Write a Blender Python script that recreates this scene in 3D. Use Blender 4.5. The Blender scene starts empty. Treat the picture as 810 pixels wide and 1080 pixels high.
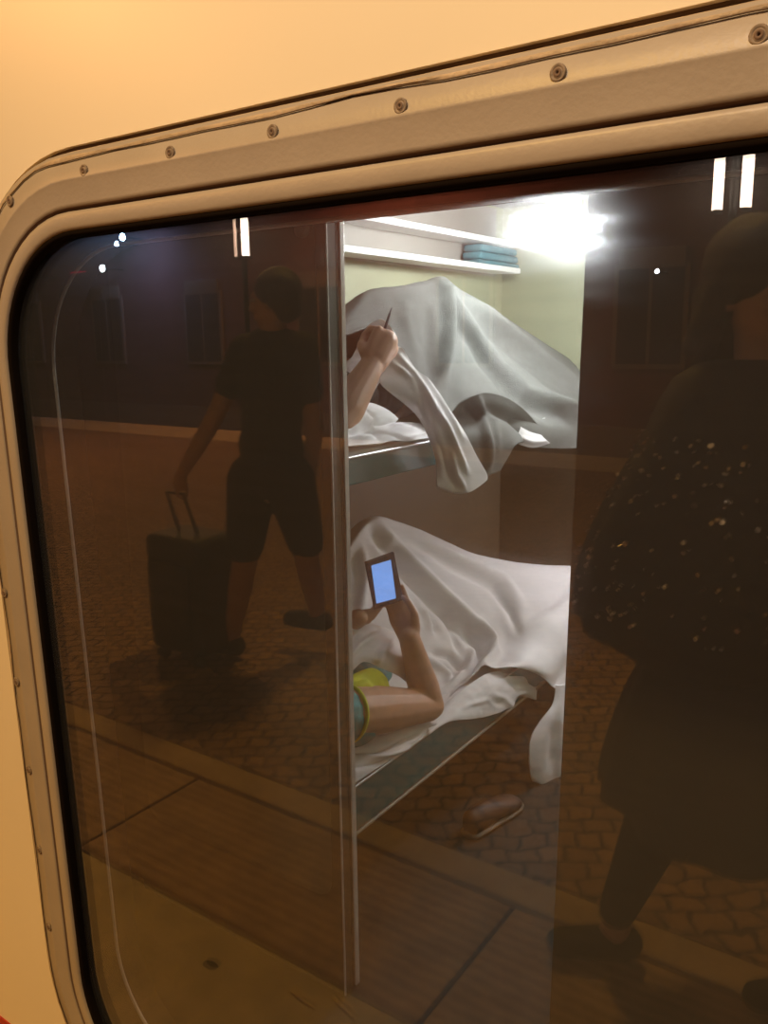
import bpy, bmesh, math, random
from mathutils import Vector as V, Matrix, noise
random.seed(7)
C = bpy.context.scene.collection
PI = math.pi
YG = 0.604            # outer face of the window glass
CAMZ = 1.45
F = 885.235

# ------------------------------------------------------------------ camera
yw, pt, rl = map(math.radians, (34.9077, 11.6582, -0.7432))
fw = V((-math.sin(yw)*math.cos(pt), math.cos(yw)*math.cos(pt), -math.sin(pt)))
rt0 = V((math.cos(yw), math.sin(yw), 0)); up0 = rt0.cross(fw)
RT = rt0*math.cos(rl) + up0*math.sin(rl)
UP = -rt0*math.sin(rl) + up0*math.cos(rl)
CAM = V((0, 0, CAMZ))
def ray(px, py): return fw*F + RT*(px-405) - UP*(py-540)
def atY(px, py, y): d = ray(px, py); return CAM + d*(y/d.y)
def atX(px, py, x): d = ray(px, py); return CAM + d*(x/d.x)
def atZ(px, py, z): d = ray(px, py); return CAM + d*((z-CAMZ)/d.z)
def mir(p): return V((p.x, 2*YG-p.y, p.z))
def mY(px, py, y): return mir(atY(px, py, y))   # a point of the platform seen by reflection, y = its distance in the mirror
cd = bpy.data.cameras.new('camera'); cam = bpy.data.objects.new('camera', cd); C.objects.link(cam)
cam.matrix_world = Matrix.Translation(CAM) @ Matrix((RT, UP, -fw)).transposed().to_4x4()
cd.sensor_fit = 'VERTICAL'; cd.sensor_height = 36; cd.lens = 36*F/1080; cd.clip_start = 0.02
bpy.context.scene.camera = cam

# ------------------------------------------------------------------ materials
def mat(name, col, rough=.6, metal=0, var=0, vscale=8, bump=0, bscale=60, emit=None, es=0, coat=0, sheen=0, stretch=None, sss=0):
    m = bpy.data.materials.new(name); m.use_nodes = True
    n = m.node_tree.nodes; l = m.node_tree.links; b = n['Principled BSDF']
    b.inputs['Base Color'].default_value = (*col, 1); b.inputs['Roughness'].default_value = rough
    b.inputs['Metallic'].default_value = metal; b.inputs['Coat Weight'].default_value = coat
    if sheen: b.inputs['Sheen Weight'].default_value = sheen; b.inputs['Sheen Roughness'].default_value = .4
    if emit: b.inputs['Emission Color'].default_value = (*emit, 1); b.inputs['Emission Strength'].default_value = es
    tc = n.new('ShaderNodeTexCoord'); mp = n.new('ShaderNodeMapping'); l.new(tc.outputs['Object'], mp.inputs[0])
    if stretch: mp.inputs['Scale'].default_value = stretch
    if var:
        t = n.new('ShaderNodeTexNoise'); t.inputs['Scale'].default_value = vscale; t.inputs['Detail'].default_value = 5
        l.new(mp.outputs[0], t.inputs['Vector'])
        r = n.new('ShaderNodeMapRange'); r.inputs[1].default_value = .3; r.inputs[2].default_value = .7
        r.inputs[3].default_value = 1-var; r.inputs[4].default_value = 1+var
        l.new(t.outputs[0], r.inputs[0])
        x = n.new('ShaderNodeVectorMath'); x.operation = 'SCALE'; x.inputs[0].default_value = col
        l.new(r.outputs[0], x.inputs['Scale']); l.new(x.outputs[0], b.inputs['Base Color'])
    if bump:
        t = n.new('ShaderNodeTexNoise'); t.inputs['Scale'].default_value = bscale; t.inputs['Detail'].default_value = 4
        l.new(mp.outputs[0], t.inputs['Vector'])
        bp = n.new('ShaderNodeBump'); bp.inputs['Strength'].default_value = bump; bp.inputs['Distance'].default_value = .01
        l.new(t.outputs[0], bp.inputs['Height']); l.new(bp.outputs[0], b.inputs['Normal'])
    return m
M = {}
M['cream'] = mat('cream_paint', (.80, .71, .52), .35, var=.03, vscale=2, coat=.15)
M['red'] = mat('red_paint', (.45, .03, .02), .35)
M['frame'] = mat('frame_paint', (.37, .315, .245), .42, var=.05, vscale=14, bump=.05, bscale=200)
M['groove'] = mat('groove_shade_dirt', (.16, .10, .06), .8)  # brown holds the shade of the frame's channel; also smudged screw centres
M['sealant'] = mat('old_sealant', (.42, .32, .20), .75, var=.3, vscale=25, bump=.4, bscale=90)
M['crack'] = mat('sealant_crack', (.10, .06, .03), .9)
M['screw'] = mat('screw_metal', (.24, .18, .12), .7, metal=.1, var=.3, vscale=300)
M['gasket'] = mat('black_rubber', (.010, .0065, .004), 1)
M['gasket'].node_tree.nodes['Principled BSDF'].inputs['Specular IOR Level'].default_value = .05
M['bead'] = mat('grey_bead', (.30, .27, .22), .5)
M['dark'] = mat('dark_laminate', (.035, .028, .022), .6, var=.2, vscale=3)
M['partition'] = mat('brown_partition', (.06, .05, .036), .45, var=.12, vscale=2)
M['panel'] = mat('olive_panel', (.11, .10, .07), .5, var=.1, vscale=3)
M['alu'] = mat('brushed_aluminium', (.62, .62, .62), .3, metal=.85, bump=.05, bscale=300, stretch=(1, 1, .03))
M['green'] = mat('pale_green_wall', (.37, .375, .255), .6, var=.04, vscale=4, bump=.06, bscale=120)
M['white'] = mat('white_shelf', (.78, .78, .76), .35, var=.03)
M['rackback'] = mat('rack_back', (.36, .34, .31), .6, var=.05)
M['ceil'] = mat('ceiling_paint', (.35, .34, .32), .6, var=.03)
M['edge'] = mat('edge_metal', (.62, .60, .58), .35, metal=.2)
M['teal'] = mat('teal_vinyl', (.02, .13, .14), .35, var=.08, vscale=10)
M['tealcloth'] = mat('teal_cloth', (.07, .20, .24), .8, var=.1, vscale=30)
M['floor'] = mat('train_floor', (.008, .011, .009), .95, var=.3, vscale=15)
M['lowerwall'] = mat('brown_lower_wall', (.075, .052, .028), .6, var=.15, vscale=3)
M['sheet'] = mat('white_sheet', (.80, .77, .78), .85, bump=.12, bscale=140, var=.02)
M['wool'] = mat('grey_wool', (.15, .154, .145), .95, bump=.4, bscale=260, var=.07, vscale=40)
M['pillow'] = mat('white_pillow', (.80, .78, .78), .85, bump=.15, bscale=90)
M['skin'] = mat('skin', (.56, .31, .20), .5, var=.08, vscale=30, bump=.08, bscale=150)
M['skin'].node_tree.nodes['Principled BSDF'].inputs['Subsurface Weight'].default_value = .12
M['skin'].node_tree.nodes['Principled BSDF'].inputs['Subsurface Radius'].default_value = (.02, .008, .004)
M['nail'] = mat('fingernail', (.68, .42, .32), .3)
M['hair'] = mat('dark_hair', (.025, .015, .01), .5, bump=.6, bscale=200)
M['eye'] = mat('eye', (.5, .48, .45), .15)
M['tealshirt'] = mat('teal_shirt', (.03, .24, .26), .8, bump=.2, bscale=120)
M['yellow'] = mat('yellow_green_trim', (.62, .66, .04), .75, var=.1, vscale=30)
M['whiteshirt'] = mat('white_shirt', (.78, .78, .80), .85, bump=.2, bscale=90)
M['blackplastic'] = mat('black_plastic', (.02, .017, .03), .35)
M['screen'] = mat('lit_screen', (.02, .05, .1), .3, emit=(.19, .42, 1.0), es=1.05)
M['lamp'] = mat('lamp_diffuser', (.9, .9, .9), .4, emit=(.93, .98, 1.0), es=230)
M['berth_fill'] = mat('berth_fill_bulb', (.9, .9, .9), .4, emit=(1, .95, 1), es=330)
M['aisle_fill'] = mat('aisle_fill_diffuser', (.9, .9, .9), .4, emit=(.93, .98, 1.0), es=100)
M['shoe'] = mat('brown_shoe', (.045, .02, .012), .6, var=.2, vscale=20)
M['sole'] = mat('pale_sole', (.12, .09, .06), .6)
M['darkcloth'] = mat('black_cloth', (.015, .013, .012), .9, bump=.3, bscale=80)
M['shorts'] = mat('dark_shorts', (.02, .016, .015), .9)
M['suit'] = mat('suitcase_shell', (.02, .015, .013), .6, bump=.3, bscale=60)
M['rubber'] = mat('wheel_rubber', (.015, .015, .015), .7)
M['sequin'] = mat('sequin', (.95, .85, .7), .32, metal=1)
M['dress'] = mat('black_dress', (.013, .011, .010), .7, bump=.5, bscale=90)
M['pole'] = mat('dark_pole', (.02, .02, .02), .5, metal=.5)
M['tube'] = mat('warm_tube', (.9, .9, .9), .4, emit=(1, .78, .62), es=16)
M['tubedim'] = mat('warm_tube_dim', (.9, .9, .9), .4, emit=(1, .6, .4), es=4)
M['blue'] = mat('blue_floodlight', (.9, .9, .9), .4, emit=(.35, .6, 1), es=400)
M['whitespot'] = mat('white_spotlight', (.9, .9, .9), .4, emit=(.8, .95, 1), es=80)
M['orange'] = mat('orange_bulb', (.9, .6, .3), .4, emit=(1, .45, .15), es=8)
M['redled'] = mat('red_sign', (.5, .02, .03), .4, emit=(1, .03, .08), es=.8)
M['stationwall'] = mat('station_plaster', (.14, .058, .038), .9, var=.2, vscale=1.5)
M['stationtrim'] = mat('station_trim', (.20, .14, .08), .8)
M['stationpane'] = mat('station_window', (.20, .15, .09), .3)
M['stationdark'] = mat('dark_opening', (.02, .014, .01), .8)
M['roof'] = mat('canopy_soffit', (.06, .04, .03), .9)
M['pave'] = mat('edge_concrete', (.50, .38, .20), .85, var=.16, vscale=9, bump=.4, bscale=160)
M['kerb'] = mat('kerb_stone', (.42, .28, .15), .85, var=.14, vscale=7, bump=.4, bscale=120)
M['ballast'] = mat('track_bed', (.05, .04, .03), .95, var=.3, vscale=30, bump=.8, bscale=40)
M['yellowleaf'] = mat('dry_leaf', (.72, .52, .16), .7)
M['spot'] = mat('gum_spot', (.04, .03, .02), .9)

def slab_mat():
    m = mat('grooved_slab', (.36, .22, .12), .85); n = m.node_tree.nodes; l = m.node_tree.links; b = n['Principled BSDF']
    tc = n.new('ShaderNodeTexCoord')
    w = n.new('ShaderNodeTexWave'); w.bands_direction = 'Y'; w.inputs['Scale'].default_value = 9; w.inputs['Distortion'].default_value = 1.2
    w.inputs['Detail Scale'].default_value = 2
    l.new(tc.outputs['Object'], w.inputs['Vector'])
    t = n.new('ShaderNodeTexNoise'); t.inputs['Scale'].default_value = 11; t.inputs['Detail'].default_value = 6; l.new(tc.outputs['Object'], t.inputs['Vector'])
    mx = n.new('ShaderNodeMath'); mx.operation = 'MULTIPLY_ADD'; mx.inputs[1].default_value = .35; l.new(w.outputs['Fac'], mx.inputs[0]); l.new(t.outputs[0], mx.inputs[2])
    cr = n.new('ShaderNodeValToRGB'); cr.color_ramp.elements[0].position = .35; cr.color_ramp.elements[1].position = .95
    cr.color_ramp.elements[0].color = (.20, .115, .06, 1); cr.color_ramp.elements[1].color = (.46, .28, .15, 1)
    l.new(mx.outputs[0], cr.inputs[0]); l.new(cr.outputs[0], b.inputs['Base Color'])
    bp = n.new('ShaderNodeBump'); bp.inputs['Strength'].default_value = .8; bp.inputs['Distance'].default_value = .004
    l.new(w.outputs['Fac'], bp.inputs['Height']); l.new(bp.outputs[0], b.inputs['Normal'])
    return m
M['slab'] = slab_mat()
def cobble_mat():
    m = mat('cobbles', (.3, .2, .1), .8); n = m.node_tree.nodes; l = m.node_tree.links; b = n['Principled BSDF']
    tc = n.new('ShaderNodeTexCoord'); mp = n.new('ShaderNodeMapping'); l.new(tc.outputs['Object'], mp.inputs[0])
    mp.inputs['Rotation'].default_value = (0, 0, .62)
    nz = n.new('ShaderNodeTexNoise'); nz.inputs['Scale'].default_value = 9; l.new(mp.outputs[0], nz.inputs['Vector'])
    ad = n.new('ShaderNodeVectorMath'); ad.operation = 'MULTIPLY_ADD'; ad.inputs[1].default_value = (.085, .085, 0)
    l.new(nz.outputs['Color'], ad.inputs[0]); l.new(mp.outputs[0], ad.inputs[2])
    br = n.new('ShaderNodeTexBrick'); br.inputs['Scale'].default_value = 1; br.inputs['Brick Width'].default_value = .085; br.inputs['Row Height'].default_value = .072
    br.inputs['Mortar Size'].default_value = .007; br.inputs['Mortar Smooth'].default_value = .4; br.offset = .45
    br.inputs['Color1'].default_value = (.36, .20, .09, 1); br.inputs['Color2'].default_value = (.25, .135, .062, 1); br.inputs['Mortar'].default_value = (.095, .052, .025, 1)
    l.new(ad.outputs[0], br.inputs['Vector'])
    l.new(br.outputs['Color'], b.inputs['Base Color'])
    bp = n.new('ShaderNodeBump'); bp.invert = True; bp.inputs['Strength'].default_value = .9; bp.inputs['Distance'].default_value = .015
    l.new(br.outputs['Fac'], bp.inputs['Height']); l.new(bp.outputs[0], b.inputs['Normal'])
    return m
M['cobble'] = cobble_mat()
def glass_mat(f0, haze, name='window_glass'):
    m = bpy.data.materials.new(name); m.use_nodes = True; n = m.node_tree.nodes; l = m.node_tree.links
    n.remove(n['Principled BSDF']); out = n['Material Output']
    g = n.new('ShaderNodeNewGeometry')
    d = n.new('ShaderNodeVectorMath'); d.operation = 'DOT_PRODUCT'; l.new(g.outputs['Incoming'], d.inputs[0]); l.new(g.outputs['True Normal'], d.inputs[1])
    def mth(op, a, b_=None, c=None):
        x = n.new('ShaderNodeMath'); x.operation = op
        for i, v in enumerate((a, b_, c)):
            if v is None: continue
            if isinstance(v, (int, float)): x.inputs[i].default_value = v
            else: l.new(v, x.inputs[i])
        return x.outputs[0]
    c = mth('ABSOLUTE', d.outputs['Value']); k = mth('SUBTRACT', 1.0, c); p = mth('POWER', k, 5.0)
    fr = mth('MULTIPLY_ADD', p, 1-f0, f0)
    tc = n.new('ShaderNodeTexCoord'); mp = n.new('ShaderNodeMapping'); l.new(tc.outputs['Object'], mp.inputs[0]); mp.inputs['Scale'].default_value = (6, 1, 60)
    nz = n.new('ShaderNodeTexNoise'); nz.inputs['Scale'].default_value = 1.3; nz.inputs['Detail'].default_value = 4; l.new(mp.outputs[0], nz.inputs['Vector'])
    hz = mth('MULTIPLY', mth('MAXIMUM', mth('MULTIPLY_ADD', nz.outputs[0], 4.0, -1.2), .35), haze)
    tr = n.new('ShaderNodeBsdfTransparent'); tr.inputs[0].default_value = (.93, .93, .92, 1)
    rf = n.new('ShaderNodeBsdfRefraction'); rf.inputs['IOR'].default_value = 1.07; rf.inputs['Roughness'].default_value = .72
    m1 = n.new('ShaderNodeMixShader'); l.new(hz, m1.inputs[0]); l.new(tr.outputs[0], m1.inputs[1]); l.new(rf.outputs[0], m1.inputs[2])
    df = n.new('ShaderNodeBsdfDiffuse'); df.inputs[0].default_value = (.8, .8, .8, 1)
    m0 = n.new('ShaderNodeMixShader'); m0.inputs[0].default_value = .014; l.new(m1.outputs[0], m0.inputs[1]); l.new(df.outputs[0], m0.inputs[2]); m1 = m0
    gl = n.new('ShaderNodeBsdfGlossy'); gl.inputs['Roughness'].default_value = 0.0; gl.inputs[0].default_value = (1, 1, 1, 1)
    g2 = n.new('ShaderNodeBsdfGlossy'); g2.inputs['Roughness'].default_value = .16; mg = n.new('ShaderNodeMixShader'); mg.inputs[0].default_value = .12; l.new(gl.outputs[0], mg.inputs[1]); l.new(g2.outputs[0], mg.inputs[2]); gl = mg
    m2 = n.new('ShaderNodeMixShader'); l.new(fr, m2.inputs[0]); l.new(m1.outputs[0], m2.inputs[1]); l.new(gl.outputs[0], m2.inputs[2])
    l.new(m2.outputs[0], out.inputs['Surface'])
    return m
M['glass'] = glass_mat(.085, .042)

# ------------------------------------------------------------------ helpers
def link(name, me, m, parent=None, kind=None):
    o = bpy.data.objects.new(name, me); C.objects.link(o)
    for x in (m if isinstance(m, (list, tuple)) else [m]): me.materials.append(M[x])
    if parent: o.parent = parent
    if kind: o['kind'] = kind
    return o
def done(name, bm, m, parent=None, kind=None, smooth=True, bevel=0):
    bmesh.ops.recalc_face_normals(bm, faces=bm.faces)
    me = bpy.data.meshes.new(name); bm.to_mesh(me); bm.free()
    for p in me.polygons: p.use_smooth = smooth
    o = link(name, me, m, parent, kind)
    if bevel:
        b = o.modifiers.new('bevel', 'BEVEL'); b.width = bevel; b.segments = 2; b.limit_method = 'ANGLE'
    return o
def box(bm, x0, x1, y0, y1, z0, z1, mi=0):
    vs = [bm.verts.new((x, y, z)) for x in (x0, x1) for y in (y0, y1) for z in (z0, z1)]
    for f in ((0, 1, 3, 2), (4, 6, 7, 5), (0, 4, 5, 1), (2, 3, 7, 6), (0, 2, 6, 4), (1, 5, 7, 3)):
        fc = bm.faces.new([vs[i] for i in f]); fc.material_index = mi
def boxo(name, dims, m, parent=None, kind=None, bevel=.002):
    bm = bmesh.new(); box(bm, *dims); return done(name, bm, m, parent, kind, smooth=False, bevel=bevel)
def basis(d):
    d = d.normalized(); a = V((0, 0, 1)) if abs(d.z) < .9 else V((1, 0, 0))
    u = a.cross(d).normalized(); return u, d.cross(u).normalized(), d
def capsule(bm, p0, r0, p1, r1, seg=14):
    p0, p1 = V(p0), V(p1); u, w, d = basis(p1-p0 if (p1-p0).length > 1e-6 else V((0, 0, 1)))
    rings = []
    prof = [(-math.cos(a), math.sin(a), p0, r0) for a in (.5, 1.0, PI/2)] + [(math.sin(a), math.cos(a), p1, r1) for a in (0, .57, 1.07)]
    s = bm.verts.new(p0-d*r0); e = bm.verts.new(p1+d*r1)
    for (ax, rr, p, r) in prof:
        rings.append([bm.verts.new(p + d*ax*r + (u*math.cos(2*PI*i/seg)+w*math.sin(2*PI*i/seg))*rr*r) for i in range(seg)])
    for a, b in zip(rings, rings[1:]):
        for i in range(seg): bm.faces.new((a[i], a[(i+1) % seg], b[(i+1) % seg], b[i]))
    for i in range(seg):
        bm.faces.new((s, rings[0][(i+1) % seg], rings[0][i])); bm.faces.new((e, rings[-1][i], rings[-1][(i+1) % seg]))
def ell(bm, c, rx, ry, rz, rot=None, seg=20):
    mt = Matrix.Translation(c) @ (rot.to_4x4() if rot else Matrix.Identity(4)) @ Matrix.Diagonal((rx, ry, rz, 1))
    bmesh.ops.create_uvsphere(bm, u_segments=seg, v_segments=seg//2+2, radius=1, matrix=mt)
def frame_rot(f, u):
    f = f.normalized(); s = f.cross(u).normalized(); u = s.cross(f)
    return Matrix((s, f, u)).transposed()
def remesh(name, bm, m, parent=None, vox=.006, sm=4):
    o = done(name, bm, m, parent)
    r = o.modifiers.new('remesh', 'REMESH'); r.mode = 'VOXEL'; r.voxel_size = vox; r.use_smooth_shade = True
    s = o.modifiers.new('smooth', 'SMOOTH'); s.factor = .5; s.iterations = sm
    return o
def tube(name, pts, r, m, parent=None, cyc=False, kind=None):
    cu = bpy.data.curves.new(name, 'CURVE'); cu.dimensions = '3D'; cu.bevel_depth = r; cu.bevel_resolution = 3; cu.use_fill_caps = True
    s = cu.splines.new('POLY'); s.points.add(len(pts)-1); s.use_cyclic_u = cyc
    for q, p in zip(s.points, pts): q.co = (*p, 1)
    ob = bpy.data.objects.new('tmp', cu); C.objects.link(ob)
    me = bpy.data.meshes.new_from_object(ob.evaluated_get(bpy.context.evaluated_depsgraph_get()))
    bpy.data.objects.remove(ob); me.materials.clear()
    for p in me.polygons: p.use_smooth = True
    me.name = name
    return link(name, me, m, parent, kind)
def empty(name, loc, label=None, cat=None, group=None, kind=None):
    o = bpy.data.objects.new(name, None); C.objects.link(o); o.location = loc; o.empty_display_size = .05
    tag(o, label, cat, group, kind); return o
def tag(o, label=None, cat=None, group=None, kind=None):
    if label: o['label'] = label
    if cat: o['category'] = cat
    if group: o['group'] = group
    if kind: o['kind'] = kind
    return o
def adopt(root):      # children were built in world space: keep them in place under their thing's base
    bpy.context.view_layer.update()
    for c in root.children: c.matrix_parent_inverse = Matrix.Translation(-root.location)

# ------------------------------------------------------------------ train side and window
XL, XR, ZT, ZB, RC = -.972, .36, 1.569, .43, .15
def ring(off, n=14):
    x0, x1, z0, z1, r = XL-off, XR+off, ZB-off, ZT+off, RC+off
    pts = []
    for cx, cz, a0 in ((x1-r, z1-r, 0), (x0+r, z1-r, PI/2), (x0+r, z0+r, PI), (x1-r, z0+r, 3*PI/2)):
        for i in range(n+1):
            a = a0+PI/2*i/n; pts.append([cx+r*math.cos(a), cz+r*math.sin(a)])
    out = []   # subdivide long straights
    for i, p in enumerate(pts):
        q = pts[(i+1) % len(pts)]; L = math.hypot(q[0]-p[0], q[1]-p[1]); k = max(1, int(L/.02))
        k = 24 if L > .2 else 1
        for j in range(k): out.append([p[0]+(q[0]-p[0])*j/k, p[1]+(q[1]-p[1])*j/k])
    for p in out:
        w = (XR-p[0])/(XR-XL); p[0] += .030*(1.47-p[1])*w
    return out
def loft(bm, prof, mi=None):
    rs = []
    for off, y in prof:
        rs.append([bm.verts.new((x, y, z)) for x, z in ring(off)])
    n = len(rs[0])
    for k, (a, b) in enumerate(zip(rs, rs[1:])):
        for i in range(n):
            f = bm.faces.new((a[i], a[(i+1) % n], b[(i+1) % n], b[i]))
            if mi: f.material_index = mi[k]
    return rs
YB = .600
# body side: skin with the window hole, stripe at the bottom, curved cantrail above
bm = bmesh.new()
inner = [bm.verts.new((x, YB, z)) for x, z in ring(.0875)]
inner2 = [bm.verts.new((x, YB+.05, z)) for x, z in ring(.0875)]
n = len(inner)
X0, X1, Z0, Z1 = -6.0, 5.0, .378, 2.25
def clampout(x, z):
    cx, cz = (XL+XR)/2, (ZB+ZT)/2; dx, dz = x-cx, z-cz
    t = min((X1-cx)/dx if dx > 1e-6 else (X0-cx)/dx if dx < -1e-6 else 1e9, (Z1-cz)/dz if dz > 1e-6 else (.345-cz)/dz if dz < -1e-6 else 1e9)
    return cx+dx*t, cz+dz*t
outer = []
rp = ring(.0875)
for x, z in rp:
    q = clampout(x, z); outer.append(bm.verts.new((q[0], YB, q[1])))
for i in range(n):
    j = (i+1) % n
    bm.faces.new((inner[i], inner[j], outer[j], outer[i])); bm.faces.new((inner[i], inner2[i], inner2[j], inner[j]))
# corner triangles
for cx, cz in ((X0, Z1), (X1, Z1), (X0, .345), (X1, .345)):
    for i in range(n):
        a, b = outer[i], outer[(i+1) % n]
        if (abs(a.co.x-cx) < 1e-6 and abs(b.co.z-cz) < 1e-6 and abs(a.co.z-cz) > 1e-6 and abs(b.co.x-cx) > 1e-6) or (abs(b.co.x-cx) < 1e-6 and abs(a.co.z-cz) < 1e-6 and abs(b.co.z-cz) > 1e-6 and abs(a.co.x-cx) > 1e-6):
            v = bm.verts.new((cx, YB, cz)); bm.faces.new((a, b, v))
bmesh.ops.recalc_face_normals(bm, faces=bm.faces)
sec = [(Z1, YB), (2.45, YB+.03), (2.62, YB+.12), (2.75, YB+.28), (2.83, YB+.55), (2.86, YB+1.4)]
for (z, y), (z2, y2) in zip(sec, sec[1:]):
    f = bm.faces.new([bm.verts.new(p) for p in ((X0, y, z), (X1, y, z), (X1, y2, z2), (X0, y2, z2))])
for mi, za, zb in ((1, .345, -.05), (0, -.05, -.9)):
    f = bm.faces.new([bm.verts.new(p) for p in ((X0, YB, za), (X1, YB, za), (X1, YB, zb), (X0, YB, zb))]); f.material_index = mi
# the red stripe: reaches up to Z0
o = done('wall_train_side', bm, ['cream', 'red'], kind='structure', smooth=False)
boxo('trim_1', (X0, X1, YB-.002, YB+.004, -.05, Z0), 'red', kind='structure', bevel=0)

win = empty('window_1', (XL+.6, YB, ZB), kind='structure')
bm = bmesh.new()
prof = [(.090, YB+.006), (.080, YB+.006), (.079, YB-.008), (.057, YB-.009), (.0535, YB-.0108), (.051, YB-.0106), (.047, YB-.009), (.028, YB-.010), (.0237, YB-.009), (.0230, YB-.004), (.0208, YB-.004), (.0200, YB-.0085), (.016, YB-.0095), (.005, YB-.0095), (.001, YB-.0075), (0, YB), (0, YB+.003)]
loft(bm, prof, [1]*2+[0]*6+[1]*3+[0]*5)
done('window_frame', bm, ['frame', 'groove'], win)
# wavy old sealant squeezed between the frame and the body
bm = bmesh.new(); ra = ring(.0835); rb = ring(.0690); rm = ring(.0755); rows = [[], [], [], []]
for i, (a, b, c) in enumerate(zip(ra, rb, rm)):
    w = .5+noise.noise(V((i*.33, 1, 0)))*1.0+noise.noise(V((i*.9, 5, 0)))*.5; w = max(-.1, min(1.15, w))
    bx, bz = c[0]+(b[0]-c[0])*w, c[1]+(b[1]-c[1])*w
    hgt = YB-.0095-.002*noise.noise(V((i*.4, 9, 2)))
    rows[0].append(bm.verts.new((a[0], YB+.004, a[1]))); rows[1].append(bm.verts.new((a[0]*.5+c[0]*.5, YB-.006, a[1]*.5+c[1]*.5)))
    rows[2].append(bm.verts.new((c[0]*.6+bx*.4, hgt, c[1]*.6+bz*.4))); rows[3].append(bm.verts.new((bx, YB-.0085, bz)))
for p, q in zip(rows, rows[1:]):
    for i in range(len(p)): bm.faces.new((p[i], p[(i+1) % len(p)], q[(i+1) % len(p)], q[i]))
done('sealant', bm, 'sealant', win)
# dirty crack lines along the sealant
pts = []
for i, (b, c) in enumerate(zip(ring(.068), ring(.0755))):
    w = max(0, min(1, .45+noise.noise(V((i*.33, 1, 0)))*.8)); pts.append(V((c[0]+(b[0]-c[0])*w, YB-.0095, c[1]+(b[1]-c[1])*w)))
tube('sealant_crack', pts, .0005, 'crack', win, cyc=True)
# screws: dished washer, head, slot
def screw(p, s=1):
    bm = bmesh.new(); u, w = V((1, 0, 0)), V((0, 0, 1))
    prof = [(.0062, 0), (.0062, -.0012), (.0052, -.0022), (.0040, -.0012), (.0036, -.0010), (.0030, -.0022), (.0012, -.0026), (.0010, -.0006)]
    rs = [[bm.verts.new(p+(u*math.cos(2*PI*i/20)+w*math.sin(2*PI*i/20))*r*s+V((0, y*s, 0))) for i in range(20)] for r, y in prof]
    for a, b in zip(rs, rs[1:]):
        for i in range(20):
            f = bm.faces.new((a[i], a[(i+1) % 20], b[(i+1) % 20], b[i])); f.material_index = 1 if b is rs[-1] or b is rs[-2] else 0
    f = bm.faces.new(rs[-1]); f.material_index = 1
    return done('screw', bm, ['screw', 'groove'], win)
for px, py in ((11, 212), (89, 180), (180, 161), (288, 139), (423, 112), (589, 77), (801, 37), (5, 625), (18, 719), (31, 812), (42, 896), (52, 977)):
    screw(atY(px, py, YB-.009))
# black gasket and inner dark surround behind the glass
bm = bmesh.new(); loft(bm, [(.002, YB-.006), (-.002, YB-.0075), (-.005, YB-.004), (-.005, YB+.004)]); done('gasket', bm, 'gasket', win)
# glass pane
bm = bmesh.new()
ro = ring(.0); fr_ = [bm.verts.new((x, YG, z)) for x, z in ro]; bk = [bm.verts.new((x, YG+.006, z)) for x, z in ro]
bm.faces.new(fr_); bm.faces.new(list(reversed(bk)))
for i in range(len(ro)): bm.faces.new((fr_[i], fr_[(i+1) % len(ro)], bk[(i+1) % len(ro)], bk[i]))
o = done('glass_pane', bm, 'glass', win, smooth=False)
# inner surround: dark reveal going back to y=.66
def ring_in(dx, dt):   # like ring() but with its own left/top insets
    out = []
    for x, z in ring(0):
        wx = (XR-x)/(XR-XL); wz = (z-ZB)/(ZT-ZB)
        out.append((x+dx*wx, z+dt*wz))
    return out
bm = bmesh.new(); rs = []
for r_, y in ((ring(.03), YG+.012), (ring_in(-.006, -.004), YG+.012), (ring_in(-.012, -.0055), .652), (ring_in(-.012, -.004), .70), (ring(.05), .70)):
    rs.append([bm.verts.new((p[0], y, p[1])) for p in r_])
for a, b in zip(rs, rs[1:]):
    for i in range(len(a)): bm.faces.new((a[i], a[(i+1) % len(a)], b[(i+1) % len(a)], b[i]))
done('inner_surround', bm, 'gasket', win, smooth=False)
tube('inner_bead', [V((x, .662, z)) for x, z in ring_in(-.010, -.0075)], .0022, 'bead', win, cyc=True)
adopt(win)

# ------------------------------------------------------------------ train interior shell
YP = 1.35     # partition between the corridor and the compartment
FL = -.05; CL = 1.98
boxo('floor_train', (X0, X1, YB+.06, 3.42, FL-.06, FL), 'floor', kind='structure', bevel=0)
boxo('ceiling_corridor', (X0, X1, YB+.055, YP+.03, CL+.02, CL+.06), 'dark', kind='structure', bevel=0)
boxo('ceiling_compartment', (-1.75, .2, YP+.03, 3.42, CL, CL+.05), 'ceil', kind='structure', bevel=0)
bm = bmesh.new()   # inner lining of the train side around the window
a = [bm.verts.new((p[0], .705, p[1])) for p in ring(.045)]
b = []
for x, z in ring(.045):
    cx, cz = (XL+XR)/2, (ZB+ZT)/2; dx, dz = x-cx, z-cz
    t = min(abs(((X1 if dx > 0 else X0)-cx)/dx) if abs(dx) > 1e-6 else 1e9, abs(((CL+.02 if dz > 0 else FL)-cz)/dz) if abs(dz) > 1e-6 else 1e9)
    b.append(bm.verts.new((cx+dx*t, .705, cz+dz*t)))
for i in range(len(a)): bm.faces.new((a[i], a[(i+1) % len(a)], b[(i+1) % len(a)], b[i]))
done('wall_corridor_lining', bm, 'dark', kind='structure', smooth=False)
boxo('wall_corridor_end', (X0-.05, X0, YB+.06, YP, FL, CL), 'dark', kind='structure', bevel=0)
boxo('wall_corridor_far_end', (X1, X1+.05, YB+.06, YP, FL, CL), 'dark', kind='structure', bevel=0)
DL, DR = -1.040, -.545       # door opening
boxo('wall_partition_left', (X0, DL-.055, YP, YP+.035, FL, CL+.02), 'partition', kind='structure', bevel=0)
bm = bmesh.new()
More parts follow.
